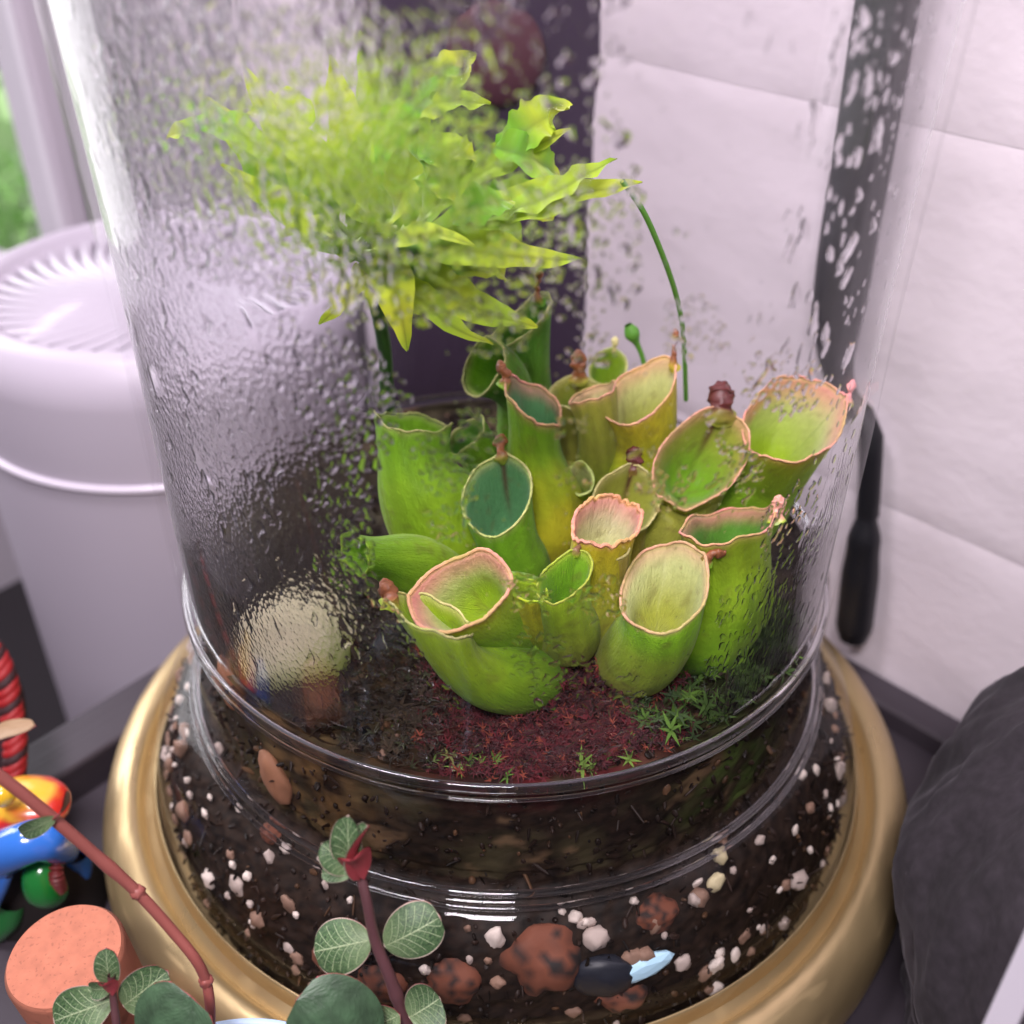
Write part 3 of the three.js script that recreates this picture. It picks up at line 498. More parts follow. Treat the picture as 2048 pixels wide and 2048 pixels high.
pitcher({ S: [1152, 1102, 0.044], F: [1110, 1204, 0.056], L: [1077, 1162, 0.050], R: [1179, 1150, 0.048], B: [1142, 1348], C2: [1130, 1260, 0.053], K: [1164, 1096, 0.042], ksize: 0.7, kcol: [0.2, 0.1, 0.05], top: LIME, low: OLV, inn: GRN, deep: GRN, rim: OLV, pink: 0.1, belly: 1.05, neck: 0.9, label: 'small round mouthed pitcher at the front centre' });
pitcher({ S: [1412, 1118, 0.043], F: [1245, 1222, 0.052], L: [1296, 1100, 0.038], R: [1370, 1250, 0.058], B: [1235, 1325], C1: [1255, 1330, 0.047], C2: [1335, 1295, 0.055], K: [1442, 1104, 0.042], kcol: RUST, ksize: 1.0, top: GRN, low: OLV, inn: PALE, deep: OLV, rim: SALM, pink: 0.35, belly: 0.80, lip: 1.2, label: 'large round mouthed pitcher at the front right' });
pitcher({ S: [815, 1206, 0.054], F: [1022, 1160, 0.052], L: [935, 1108, 0.043], R: [908, 1258, 0.062], B: [1090, 1300], C2: [960, 1260, 0.050], top: LIME, low: GRN, inn: PALE, deep: LIME, rim: PINK, pink: 0.95, lip: 1.5, lift: 0.02, label: 'front left pitcher with broad pink rim' });
pitcher({ S: [782, 1200, 0.056], F: [950, 1262, 0.060], L: [868, 1200, 0.052], R: [850, 1266, 0.0655], B: [1160, 1315], C1: [1065, 1390, 0.050], C2: [905, 1365, 0.060], K: [772, 1180, 0.054], kcol: RUST, ksize: 1.5, top: LIME, low: GRN, inn: LIME, deep: GRN, rim: TAN, pink: 0.2, belly: 0.92, neck: 0.85, label: 'curved green pitcher resting lowest against the front glass' });

// ---------------------------------------------------------------- bright green leafy plant and tendril behind
function blade(points, width, ruffle, up) {
  const c = new THREE.CatmullRomCurve3(points), k = rnd() * 50;
  return gridGeo(26, 6, (u, v) => {
    const p = c.getPointAt(u), T = c.getTangentAt(u), side = T.clone().cross(up).normalize(), nn = side.clone().cross(T), w = width * Math.pow(Math.sin(Math.PI * Math.min(0.995, 0.06 + 0.94 * u)), 0.8) * (1 + 0.45 * noise(u * 8, k, v > 0.5 ? 1 : 9)), q = v - 0.5;
    return p.addScaledVector(side, q * w).addScaledVector(nn, Math.abs(q) * w * 0.3 + ruffle * Math.abs(q) * 2 * noise(u * 9, k + 3, q > 0 ? 2 : 5));
  }, { color: (u, v) => mix3([0.15, 0.42, 0.012], [0.60, 0.66, 0.025], clamp(0.0 + u * 0.7 + 0.8 * noise(u * 3, k, 1))).map((x) => x * (1 - 0.3 * Math.exp(-(((v - 0.5) / 0.05) ** 2)) + 0.14 * Math.sin(v * 34))) });
}
{
  const t = thing('leafy_plant', 'bright lime green leafy plant with ruffled leaves behind the wet glass', 'plant');
  const m = phys({ vertexColors: true, roughness: 1, transmission: 0.35, side: THREE.DoubleSide, clearcoat: 0.15, clearcoatRoughness: 0.4 });
  const P = (a) => atZ(a[0], a[1], a[2]), node = [745, 530, -0.012];
  part('stem', limb([atY(800, 960, 0.083), P([775, 800, -0.014]), P([768, 690, -0.013]), P([752, 600, -0.012]), P(node)], (u) => 0.0019 - 0.0004 * u, { seg: 30, sides: 12 }), std({ color: C3(0.028, 0.095, 0.012), roughness: 0.5 }), t);
  const leaves = [
    [node, [900, 470, 0.0], [1100, 400, 0.004], [1285, 366, 0.004], 62], [[960, 440, 0.002], [1080, 400, 0.006], [1180, 345, 0.006], [1235, 318, 0.006], 40], [node, [880, 400, -0.01], [1010, 320, -0.01], [1142, 260, -0.012], 56],
    [node, [900, 500, 0.006], [1050, 515, 0.010], [1165, 520, 0.010], 52], [node, [840, 560, 0.004], [960, 620, 0.006], [1075, 655, 0.006], 58], [node, [820, 580, 0.008], [900, 650, 0.010], [985, 690, 0.01], 40],
    [node, [790, 580, 0.014], [805, 640, 0.016], [815, 700, 0.016], 52], [node, [720, 560, 0.010], [690, 600, 0.014], [640, 650, 0.016], 36], [node, [660, 430, 0.005], [600, 330, 0.004], [545, 200, 0.0], 70],
    [node, [720, 400, 0.0], [690, 260, -0.004], [660, 110, -0.010], 66], [node, [800, 400, 0.006], [830, 280, 0.006], [860, 160, 0.0], 64], [node, [640, 470, 0.012], [540, 400, 0.016], [440, 330, 0.018], 60],
    [node, [830, 450, 0.012], [900, 380, 0.016], [960, 300, 0.016], 66], [node, [600, 420, -0.004], [500, 300, -0.008], [400, 190, -0.012], 64], [node, [740, 440, 0.014], [720, 340, 0.018], [760, 230, 0.018], 60],
    [node, [680, 480, 0.016], [620, 450, 0.022], [560, 470, 0.024], 44], [node, [800, 480, 0.018], [880, 470, 0.022], [950, 490, 0.022], 50], [node, [690, 380, 0.010], [560, 260, 0.012], [480, 120, 0.008], 58],
    [[560, 330, 0.006], [470, 260, 0.006], [400, 250, 0.004], [330, 280, 0.0], 44], [[760, 330, 0.01], [800, 240, 0.006], [900, 200, 0.002], [980, 210, 0.0], 46], [node, [770, 420, -0.014], [760, 250, -0.02], [720, 60, -0.026], 58]];
    for (let i = 0; i < 14; i++) {
    const a = rr(0, 6.28), q = Math.sqrt(rnd()), x = 760 + Math.cos(a) * q * 270, y = 400 + Math.sin(a) * q * 190 - 0.1 * (x - 760), zz = rr(-0.025, 0.022), b = rr(-0.9, 0.9) + (x < 740 ? 3.14 : 0), L = rr(110, 190);
    leaves.push([[x, y, zz], [x + Math.cos(b) * L * 0.4, y + Math.sin(b) * L * 0.4 - 8, zz + rr(-0.004, 0.004)], [x + Math.cos(b) * L * 0.75, y + Math.sin(b) * L * 0.75 - 6, zz + rr(-0.005, 0.005)], [x + Math.cos(b) * L, y + Math.sin(b) * L + 6, zz + rr(-0.006, 0.006)], rr(40, 60)]);
  }
  for (const l of leaves) part('leaf', blade(l.slice(0, 4).map(P), l[4] / FPX * 0.33, 0.0020, V3(rr(-0.25, 0.25), 1, rr(0.35, 0.9)).normalize()), m, t);
  // thin arching tendril with a small bud
  const td = thing('tendril', 'thin green arching stem right of the leafy plant', 'stem');
  const gm = std({ color: C3(0.10, 0.30, 0.03), roughness: 0.5 });
  part('stalk', limb([P([1245, 362, 0.004]), P([1285, 420, 0.003]), P([1325, 510, 0.0]), P([1352, 590, -0.004]), P([1366, 660, -0.008]), P([1372, 800, -0.014])], () => 0.00055, { seg: 40, sides: 8 }), gm, td);
  part('side_shoot', limb([P([1256, 650, -0.02]), P([1268, 675, -0.02]), P([1284, 712, -0.02]), P([1300, 790, -0.02])], (u) => 0.0006 + 0.0012 * Math.exp(-(((u - 0.12) / 0.1) ** 2)), { seg: 30, sides: 10 }), gm, td);
}

// ---------------------------------------------------------------- condensation
{
  const RI = 0.0001, variants = [];
  for (let k = 0; k < 14; k++) {
    const ph = [rr(0, 6), rr(0, 6), rr(0, 6), rr(0, 6)], am = k < 4 ? 0.35 : 1, bend = k < 4 ? 0 : rr(-0.5, 0.5), sb = k < 4 ? 0 : rr(-0.4, 0.4), tear = rr(0, 0.35) * am;
    const NA = 20, NR = 6, P = [], I = [];
    const put = (x, y, z) => { const yy = y, xx = x * (1 - tear * y * 0.5) + bend * (y * y - 0.35) + sb * Math.sin(y * 3); P.push(xx, yy, z); };
    put(0, 0, 0);
    for (let j = 1; j <= NR; j++) for (let i = 0; i < NA; i++) {
      const a = i / NA * 2 * Math.PI, q = j / NR, R0 = 1 + am * (0.10 * Math.cos(2 * a + ph[0]) + 0.12 * Math.cos(3 * a + ph[1]) + 0.08 * Math.cos(4 * a + ph[2]) + 0.05 * Math.cos(6 * a + ph[3]));
      P.length; put(Math.cos(a) * q * R0, Math.sin(a) * q * R0, 0);
    }
    const top = P.length / 3, hgt = (q) => Math.pow(Math.max(0, 1 - q * q), 0.75);
    // dome above, its rim shared with the flat foot
    const D = []; put(0, 0, 1);
    for (let j = 1; j < NR; j++) for (let i = 0; i < NA; i++) {
      const a = i / NA * 2 * Math.PI, q = Math.sin(j / NR * Math.PI / 2), R0 = 1 + am * (0.10 * Math.cos(2 * a + ph[0]) + 0.12 * Math.cos(3 * a + ph[1]) + 0.08 * Math.cos(4 * a + ph[2]) + 0.05 * Math.cos(6 * a + ph[3]));
      put(Math.cos(a) * q * R0, Math.sin(a) * q * R0, hgt(q));
    }
    const flat = (j, i) => j === 0 ? 0 : 1 + (j - 1) * NA + (i % NA), dome = (j, i) => j === 0 ? top : j === NR ? flat(NR, i) : top + 1 + (j - 1) * NA + (i % NA);
    for (let i = 0; i < NA; i++) for (let j = 0; j < NR; j++) {
      if (j === 0) { I.push(dome(0, 0), dome(1, i), dome(1, i + 1)); I.push(flat(0, 0), flat(1, i + 1), flat(1, i)); } else {
        I.push(dome(j, i), dome(j + 1, i), dome(j + 1, i + 1), dome(j, i), dome(j + 1, i + 1), dome(j, i + 1));
        I.push(flat(j, i), flat(j + 1, i + 1), flat(j + 1, i), flat(j, i), flat(j, i + 1), flat(j + 1, i + 1));
      }
    }
    let g = new THREE.BufferGeometry(); g.setAttribute('position', new THREE.Float32BufferAttribute(P, 3)); g.setIndex(I);
    // separate normals for foot and dome so that the edge stays sharp
    g = g.toNonIndexed(); const nrm = [], pp = g.attributes.position; const smooth = new Map();
    const fn = []; for (let f = 0; f < pp.count; f += 3) { const a = V3().fromBufferAttribute(pp, f), b = V3().fromBufferAttribute(pp, f + 1), c = V3().fromBufferAttribute(pp, f + 2); fn.push(b.sub(a).cross(c.sub(a))); }
    for (let f = 0; f < pp.count; f++) { const isFoot = fn[f / 3 | 0].clone().normalize().z < -0.99; if (isFoot) continue; const key = [pp.getX(f), pp.getY(f), pp.getZ(f)].map((x) => x.toFixed(5)).join(); smooth.set(key, (smooth.get(key) ?? V3()).add(fn[f / 3 | 0])); }
    for (let f = 0; f < pp.count; f++) { const n0 = fn[f / 3 | 0].clone().normalize(); const n1 = n0.z < -0.99 ? V3(0, 0, -1) : smooth.get([pp.getX(f), pp.getY(f), pp.getZ(f)].map((x) => x.toFixed(5)).join()).clone().normalize(); nrm.push(n1.x, n1.y, n1.z); }
    g.setAttribute('normal', new THREE.Float32BufferAttribute(nrm, 3));
    variants.push({ g, list: [] });
  }
  const cell = 12, grid = new Map();
  const key = (x, y) => (x / cell | 0) + ',' + (y / cell | 0);
  function free(x, y, r, k) { const n = Math.ceil((r + 22) / cell), cx = x / cell | 0, cy = y / cell | 0; for (let i = -n; i <= n; i++) for (let j = -n; j <= n; j++) for (const d of grid.get((cx + i) + ',' + (cy + j)) ?? []) { const dx = d[0] - x, dy = (d[1] - y) / 1.25; if (dx * dx + dy * dy < ((d[2] + r) * k) ** 2) return false; } return true; }
  let count = 0;
  function drop(px, py, r, elong, kind, lap = 0.86) {
    if (!free(px, py, r, lap)) return;
    let p = atR(px, py, 0.0735); if (!p) return;
    p = atR(px, py, rGlass(p.y) - THICK - 0.00006); if (!p || p.y < 0.0875) return;
    const n = V3(-p.x, 0, -p.z).normalize(), view = CAM.clone().sub(p).normalize(), face = Math.max(0.25, Math.abs(view.dot(n))), dist = CAM.distanceTo(p);
    const s = r / FPX * dist * 0.92, vface = Math.max(0.45, Math.abs(ray(px, py).normalize().y < 0 ? Math.sqrt(1 - ray(px, py).normalize().y ** 2) : 1));
    const up = V3(0, 1, 0), tx = up.clone().cross(n).normalize();
    const tilt = rr(-0.35, 0.35) * (kind ? 1 : 0.6), q = new THREE.Quaternion().setFromRotationMatrix(new THREE.Matrix4().makeBasis(tx, up, n)).multiply(new THREE.Quaternion().setFromAxisAngle(V3(0, 0, 1), tilt + (kind === 2 ? rr(-1.6, 1.6) : 0)));
    const w = s * lerp(1, 1 / face, 0.35), M = new THREE.Matrix4().compose(p, q, V3(w, s * elong / vface, s * rr(0.20, 0.36)));
    const v = kind ? 4 + Math.floor(rnd() * 10) : Math.floor(rnd() * 7);
    variants[v].list.push(M); count++;
    const kk = key(px, py); if (!grid.has(kk)) grid.set(kk, []); grid.get(kk).push([px, py, r]);
  }
  const inside = (poly, x, y) => { let c = false; for (let i = 0, j = poly.length - 1; i < poly.length; j = i++) { const [a, b] = poly[i], [d, e] = poly[j]; if ((b > y) !== (e > y) && x < (d - a) * (y - b) / (e - b) + a) c = !c; } return c; };
  function region(poly, spacing, r0, r1, elong, prob, kind, lap) {
    const xs = poly.map((p) => p[0]), ys = poly.map((p) => p[1]);
    for (let y = Math.min(...ys); y < Math.max(...ys); y += spacing) for (let x = Math.min(...xs); x < Math.max(...xs); x += spacing) {
      const jx = x + rr(-0.5, 0.5) * spacing, jy = y + rr(-0.5, 0.5) * spacing, ex = jx + 45 * noise(jx * 0.012, jy * 0.012, 3), ey = jy + 45 * noise(jx * 0.012, jy * 0.012, 8);
      const pr = typeof prob === 'function' ? prob(jx, jy) : prob;
      if (rnd() < pr && inside(poly, ex, ey)) drop(jx, jy, lerp(r0, r1, rnd() ** 1.7), elong * rr(0.85, 1.3), kind, lap);
    }
  }
  const circle = (cx, cy, r) => [...Array(12).keys()].map((i) => [cx + r * Math.cos(i * 0.5236), cy + r * Math.sin(i * 0.5236)]);
  // single runs and big drops first
  for (const [x, y, r, e] of [[262, 178, 13, 3], [288, 380, 12, 3.2], [330, 440, 11, 2.4], [232, 480, 9, 3], [325, 630, 10, 3.5], [302, 765, 9, 3], [385, 785, 8, 2], [440, 1060, 7, 2.6], [560, 400, 22, 1.4], [610, 445, 24, 1.5], [455, 460, 18, 1.5], [520, 350, 16, 1.7], [640, 190, 15, 2], [480, 120, 14, 1.8], [350, 120, 13, 2.6], [845, 485, 16, 1.1], [955, 250, 22, 0.7], [1100, 205, 17, 1], [1105, 30, 10, 1.4], [1130, 120, 11, 1.6], [1240, 280, 20, 1], [1150, 460, 15, 2], [1190, 550, 13, 1.8], [1250, 500, 14, 1], [1220, 590, 10, 2.2], [1540, 90, 7, 3], [1588, 95, 6, 2.2], [1598, 262, 6, 3], [1575, 430, 7, 1.6], [1585, 510, 6, 3.4], [1350, 465, 8, 1.2], [1370, 470, 6, 1], [1520, 640, 6, 2.6], [1500, 640, 5, 2], [1545, 640, 5, 1.5], [1505, 680, 5, 1.5], [1500, 40, 10, 2], [700, 600, 14, 2.2], [600, 720, 12, 2], [700, 760, 13, 1.6], [680, 840, 12, 1.4], [730, 930, 13, 1.3], [690, 1250, 14, 1.4], [760, 1280, 14, 1.6], [690, 1285, 11, 1.2], [1240, 1356, 7, 0.7], [1240, 1470, 10, 0.6], [1500, 450 + 1000, 14, 0.8], [1340, 1500, 9, 0.9]]) drop(x, y, r, e, 1);
  region([[220, 0], [1040, 0], [980, 220], [1000, 330], [900, 470], [700, 620], [420, 560], [280, 420], [180, 200]], 18, 6, 16, 1.5, (x, y) => 1 - 0.5 * sstep(760, 1080, x + y * 0.2), 1, 0.74);
  region([[1000, 0], [1260, 0], [1280, 300], [1260, 640], [1180, 640], [1130, 250], [1000, 120]], 30, 4, 12, 1.3, 0.28, 2);
  region([[600, 330], [1290, 330], [1290, 620], [1100, 640], [700, 660]], 15, 5, 15, 0.9, 0.72, 2, 0.76);
  region([[640, 640], [760, 700], [800, 860], [740, 960], [740, 1060], [790, 1200], [840, 1330], [740, 1340], [650, 1200], [620, 1000], [600, 800]], 15, 5, 11, 1.2, 0.9, 1, 0.8);
  region([[690, 1230], [790, 1250], [930, 1400], [980, 1570], [800, 1580], [690, 1400]], 13, 4, 9, 0.9, 0.62, 2, 0.84);
  region([[1690, 0], [1830, 0], [1780, 300], [1720, 620], [1660, 800], [1540, 760], [1590, 500], [1650, 200]], 21, 4, 15, 1.9, 0.30, 1, 0.8);
  region([[1390, 1540], [1420, 1250], [1500, 1120], [1560, 950], [1650, 950], [1620, 1250], [1560, 1420], [1450, 1590]], 13, 3.5, 7, 1.6, 0.68, 1, 0.85);
  for (const [x, y, r, pr] of [[1390, 660, 62, 0.6], [1570, 760, 80, 0.6], [1440, 870, 40, 0.3], [1480, 950, 60, 0.6], [1290, 900, 30, 0.3], [1180, 690, 60, 0.3], [925, 960, 45, 0.65], [875, 965, 32, 0.6], [905, 1040, 45, 0.6], [1150, 940, 36, 0.5], [1145, 850, 30, 0.5], [960, 870, 50, 0.5], [1000, 660, 60, 0.5], [1060, 1190, 50, 0.5], [1180, 1190, 40, 0.5], [1210, 1230, 40, 0.5], [1100, 1340, 80, 0.3], [1230, 1440, 100, 0.25], [1120, 1500, 90, 0.3], [1330, 980, 50, 0.4], [780, 800, 60, 0.5], [860, 900, 40, 0.4]]) region(circle(x, y, r), 11, 3.5, 10, 1.2, pr + 0.2, 2, 0.8);
  // the fine mist of beads
  region([[230, 0], [900, 0], [980, 260], [900, 480], [700, 640], [420, 560], [280, 420], [180, 200]], 9, 3.2, 6, 1.35, (x, y) => 0.9 - 0.6 * sstep(620, 950, x), 0, 0.86);
  region([[60, 0], [230, 0], [330, 420], [430, 560], [660, 620], [740, 760], [730, 960], [690, 1100], [700, 1240], [660, 1440], [520, 1450], [430, 1240], [330, 1090], [200, 640]], 17, 4, 12, 1.9, 0.15, 1, 0.9);
  region([[1240, 0], [1700, 0], [1640, 420], [1560, 700], [1250, 560]], 26, 1.6, 3.4, 1.6, 0.12, 0);
  region([[860, 700], [1560, 700], [1540, 1250], [1400, 1400], [900, 1350]], 24, 1.4, 3.2, 1.1, 0.25, 0);
  region([[900, 0], [1240, 0], [1240, 640], [900, 640]], 18, 2, 4.5, 1.2, 0.3, 0);
  region([[1700, 0], [1940, 0], [1850, 500], [1760, 900], [1660, 1200], [1600, 1250], [1650, 800], [1740, 400]], 15, 2, 5, 2.2, 0.3, 0);
  const water = new THREE.Group(); water.name = 'condensation'; scene.add(water); tag(water, 'beads and runs of condensation on the inside of the jar glass', 'condensation', null, 'stuff');
  const wm = phys({ color: 0xffffff, transmission: 1, thickness: 0.001, roughness: 0, ior: 1.33 });

  // the water film itself: a thin closed sheet of fused beads on the inside of the glass
  const sdPoly = (poly, x, y) => { let d = 1e9; for (let i = 0, j = poly.length - 1; i < poly.length; j = i++) { const [ax, ay] = poly[j], [bx, by] = poly[i], ex = bx - ax, ey = by - ay, t = clamp(((x - ax) * ex + (y - ay) * ey) / (ex * ex + ey * ey)); d = Math.min(d, Math.hypot(x - ax - ex * t, y - ay - ey * t)); } return inside(poly, x, y) ? d : -d; };
  const capsule = (x, y, [ax, ay, bx, by, w]) => { const ex = bx - ax, ey = by - ay, t = clamp(((x - ax) * ex + (y - ay) * ey) / (ex * ex + ey * ey)); return Math.hypot(x - ax - ex * t, y - ay - ey * t) - w; };
  function film(name, phi0, phi1, y0, y1, W, H, bead, stretch, maskAt, roughAt, height) {
    const D = Math.PI / 180;
    const mw = 128, mh = 160, mask = new Float32Array(mw * mh);
    for (let j = 0; j < mh; j++) for (let i = 0; i < mw; i++) { const a = lerp(phi0, phi1, (i + 0.5) / mw) * D, y = lerp(y0, y1, (j + 0.5) / mh), r = rGlass(y) - THICK, edge = sstep(0, 0.06, Math.min(i / mw, 1 - i / mw, j / mh, 1 - j / mh)); mask[j * mw + i] = maskAt(...toPx(V3(r * Math.sin(a), y, r * Math.cos(a)))) * edge; }
    const M = (u, v) => { const x = clamp(u * mw - 0.5, 0, mw - 1.001), y = clamp(v * mh - 0.5, 0, mh - 1.001), i = x | 0, j = y | 0, fx = x - i, fy = y - j, q = j * mw + i; return (mask[q] * (1 - fx) + mask[q + 1] * fx) * (1 - fy) + (mask[q + mw] * (1 - fx) + mask[q + mw + 1] * fx) * fy; };
    const w = Math.abs(phi1 - phi0) * D * 0.0735, h = y1 - y0, hash = (x, y, k) => { let t = Math.imul(x | 0, 374761393) ^ Math.imul(y | 0, 668265263) ^ Math.imul(k, 974634777); t = Math.imul(t ^ (t >>> 13), 1274126177); t = Math.imul(t ^ (t >>> 15), 2246822519); return ((t ^ (t >>> 16)) >>> 0) / 4294967296; };
    const beads = (u, v, b) => { const X = u * w / b, Y = v * h / (b * stretch), ix = Math.floor(X), iy = Math.floor(Y); let best = 0; for (let i = -1; i <= 1; i++) for (let j = -1; j <= 1; j++) { const cx = ix + i + hash(ix + i, iy + j, 1), cy = iy + j + hash(ix + i, iy + j, 2), R = 0.42 + 0.38 * hash(ix + i, iy + j, 3), d = ((X - cx) ** 2 + (Y - cy) ** 2) / (R * R); if (d < 1) best = Math.max(best, R * Math.pow(1 - d, 0.6)); } return best; };
    const bump = tex(W, H, (u, v) => { const m = M(u, v), k = sstep(0.05, 0.5, m); if (k <= 0) return 0.2; return 0.2 + k * 0.75 * Math.max(beads(u, v, bead), 0.45 * beads(u + 0.3, v + 0.7, bead * 0.5)); });
    const rough = tex(256, 320, (u, v) => M(u, v) * roughAt(u, v));
    bump.wrapS = bump.wrapT = rough.wrapS = rough.wrapT = THREE.ClampToEdgeWrapping;
    const smooth = phys({ color: 0xffffff, transmission: 1, thickness: 0.001, roughness: 0, ior: 1.33 });
    const wet = phys({ color: 0xffffff, transmission: 1, thickness: 0.001, roughness: 1, roughnessMap: rough, bumpMap: bump, bumpScale: height, ior: 1.33 });
    // only where there is water: outer and inner faces, and an edge all round
    const nx = 120, ny = 100, on = (i, j) => i >= 0 && j >= 0 && i < nx && j < ny && Math.max(M(i / nx, j / ny), M((i + 1) / nx, j / ny), M(i / nx, (j + 1) / ny), M((i + 1) / nx, (j + 1) / ny)) > 0.02;
    const P = [], UV = [], NN = [], A = [], B = [];
    const vert = (i, j, side, n) => { const u = i / nx, v = j / ny, a = lerp(phi0, phi1, u) * D, y = lerp(y0, y1, v), r = rGlass(y) - THICK - 0.00014 + side * 0.00002, q = [Math.sin(a), 0, Math.cos(a)]; P.push(r * q[0], y, r * q[2]); UV.push(u, v); NN.push(...(n ?? [q[0] * side, 0, q[2] * side])); return P.length / 3 - 1; };
    const O = new Map(), I2 = new Map(), get = (map, i, j, side) => { const k = j * (nx + 1) + i; if (!map.has(k)) map.set(k, vert(i, j, side)); return map.get(k); };
    for (let j = 0; j < ny; j++) for (let i = 0; i < nx; i++) if (on(i, j)) {
      const q = [[i, j], [i + 1, j], [i + 1, j + 1], [i, j + 1]], o = q.map((c) => get(O, ...c, 1)), n = q.map((c) => get(I2, ...c, -1));
      A.push(o[0], o[1], o[2], o[0], o[2], o[3]); B.push(n[0], n[2], n[1], n[0], n[3], n[2]);
      [[0, -1, 0, 1], [1, 0, 1, 2], [0, 1, 2, 3], [-1, 0, 3, 0]].forEach(([di, dj, a, b]) => { if (on(i + di, j + dj)) return; const ang = lerp(phi0, phi1, (i + 0.5) / nx) * D, nn = [di * Math.cos(ang), dj, -di * Math.sin(ang)], a1 = vert(...q[a], 1, nn), b1 = vert(...q[b], 1, nn), a2 = vert(...q[a], -1, nn), b2 = vert(...q[b], -1, nn); A.push(a1, a2, b2, a1, b2, b1); });
    }
    const g = new THREE.BufferGeometry(); g.setAttribute('position', new THREE.Float32BufferAttribute(P, 3)); g.setAttribute('normal', new THREE.Float32BufferAttribute(NN, 3)); g.setAttribute('uv', new THREE.Float32BufferAttribute(UV, 2)); g.setIndex([...A, ...B]); g.addGroup(0, A.length, 0); g.addGroup(A.length, B.length, 1);
    const m = new THREE.Mesh(g, [smooth, wet]); m.name = name; m.userData.kind = 'stuff'; water.add(m);
  }
  const leftPoly = [[-200, -50], [260, -50], [300, 300], [400, 560], [640, 640], [735, 760], [720, 960], [680, 1090], [715, 1240], [680, 1440], [560, 1480], [470, 1390], [330, 1200], [100, 1200]];
  const tracks = [[262, 90, 290, 190, 12], [265, 300, 335, 450, 13], [325, 640, 350, 690, 9], [300, 740, 318, 790, 7], [385, 900, 430, 1000, 5], [560, 400, 640, 470, 24], [340, 30, 300, 130, 22], [480, 620, 520, 700, 7], [445, 1050, 452, 1080, 6]];
  film('water_film', -84, -8, 0.088, 0.226, 1024, 1408, 0.00085, 1.3, (x, y) => {
    const sd = sdPoly(leftPoly, x, y) + 40 * noise(x * 0.02, y * 0.02, 6); let m = sstep(-15, 60, sd);
    for (const t of tracks) m *= sstep(0, 7, capsule(x, y, t));
    return m;
  }, (u, v) => 0.10 + 0.06 * noise(u * 9, v * 12, 1), 0.00015);
  const rightPoly = [[1440, 1580], [1430, 1440], [1500, 1260], [1560, 1120], [1620, 1010], [1700, 880], [1790, 760], [1860, 500], [2200, 200], [2000, 900], [1700, 1500], [1500, 1640]];
  film('water_film', 24, 84, 0.088, 0.226, 640, 1024, 0.0011, 3.2, (x, y) => sstep(-20, 90, sdPoly(rightPoly, x, y) + 50 * noise(x * 0.02, y * 0.012, 2)) * (0.55 + 0.45 * sstep(900, 1200, y)), (u, v) => 0.20 + 0.10 * noise(u * 14, v * 5, 1), 0.00018);
  variants.forEach((v, k) => { if (!v.list.length) return; const im = new THREE.InstancedMesh(v.g, wm, v.list.length); v.list.forEach((m, i) => im.setMatrixAt(i, m)); im.name = numbered('water_beads'); im.userData.kind = 'stuff'; water.add(im); });
  console.log('drops', count);
}

// ---------------------------------------------------------------- foreground: trailing plant in a pale blue pot
const veinTex = (() => {
  const c = document.createElement('canvas'); c.width = c.height = 256; const x = c.getContext('2d');
  x.fillStyle = '#3d5a35'; x.fillRect(0, 0, 256, 256);
  for (let i = 0; i < 2600; i++) { const a = rnd(); x.fillStyle = a < 0.5 ? 'rgba(28,48,30,0.35)' : 'rgba(110,135,90,0.3)'; x.beginPath(); x.arc(rnd() * 256, rnd() * 256, 1 + rnd() * 4, 0, 7); x.fill(); }
  x.strokeStyle = 'rgba(176,190,150,0.75)'; x.lineCap = 'round';
  x.lineWidth = 6; x.beginPath(); x.moveTo(0, 128); x.lineTo(250, 128); x.stroke();
  for (let i = 0; i < 6; i++) for (const s of [-1, 1]) {
    const x0 = 14 + i * 36; x.lineWidth = 3.2; x.beginPath(); x.moveTo(x0, 128); x.quadraticCurveTo(x0 + 40, 128 + s * 30, x0 + 62, 128 + s * 105); x.stroke();
    x.lineWidth = 1.6; for (let k = 0; k < 4; k++) { const u = 0.25 + k * 0.2, qx = x0 + 66 * u, qy = 128 + s * 95 * u * u; x.beginPath(); x.moveTo(qx, qy); x.lineTo(qx + 28 * rnd(), qy + s * (14 * rnd() - 20)); x.stroke(); }
  }
  const gr = x.createLinearGradient(0, 0, 150, 0); gr.addColorStop(0, 'rgba(150,165,120,0.55)'); gr.addColorStop(1, 'rgba(150,165,120,0)'); x.fillStyle = gr; x.fillRect(0, 0, 256, 256);
  x.strokeStyle = 'rgba(196,170,160,0.9)'; x.lineWidth = 9; x.strokeRect(0, 0, 256, 256);
  const t = new THREE.CanvasTexture(c); t.colorSpace = THREE.SRGBColorSpace; t.magFilter = THREE.LinearFilter; return t;
})();
const fgLeaf = phys({ map: veinTex, roughness: 0.55, bumpMap: veinTex, bumpScale: 0.0002, side: THREE.DoubleSide, clearcoat: 0.12, clearcoatRoughness: 0.5 });
const fgDark = phys({ map: tex(128, 128, (u, v) => { const k = 0.9 + 0.4 * fbm(u * 5, v * 5, 2, 3); return [0.26 * k, 0.37 * k, 0.26 * k]; }, true), roughness: 0.45, bumpMap: grainTex, bumpScale: 0.0001, clearcoat: 0.25, clearcoatRoughness: 0.35, side: THREE.DoubleSide });
const redUnder = phys({ color: C3(0.33, 0.045, 0.055), roughness: 0.6, side: THREE.DoubleSide });
const stemMat = std({ color: C3(0.115, 0.045, 0.05), roughness: 0.55, bumpMap: grainTex, bumpScale: 0.0003 }), stemPink = std({ color: C3(0.30, 0.085, 0.07), roughness: 0.5 });
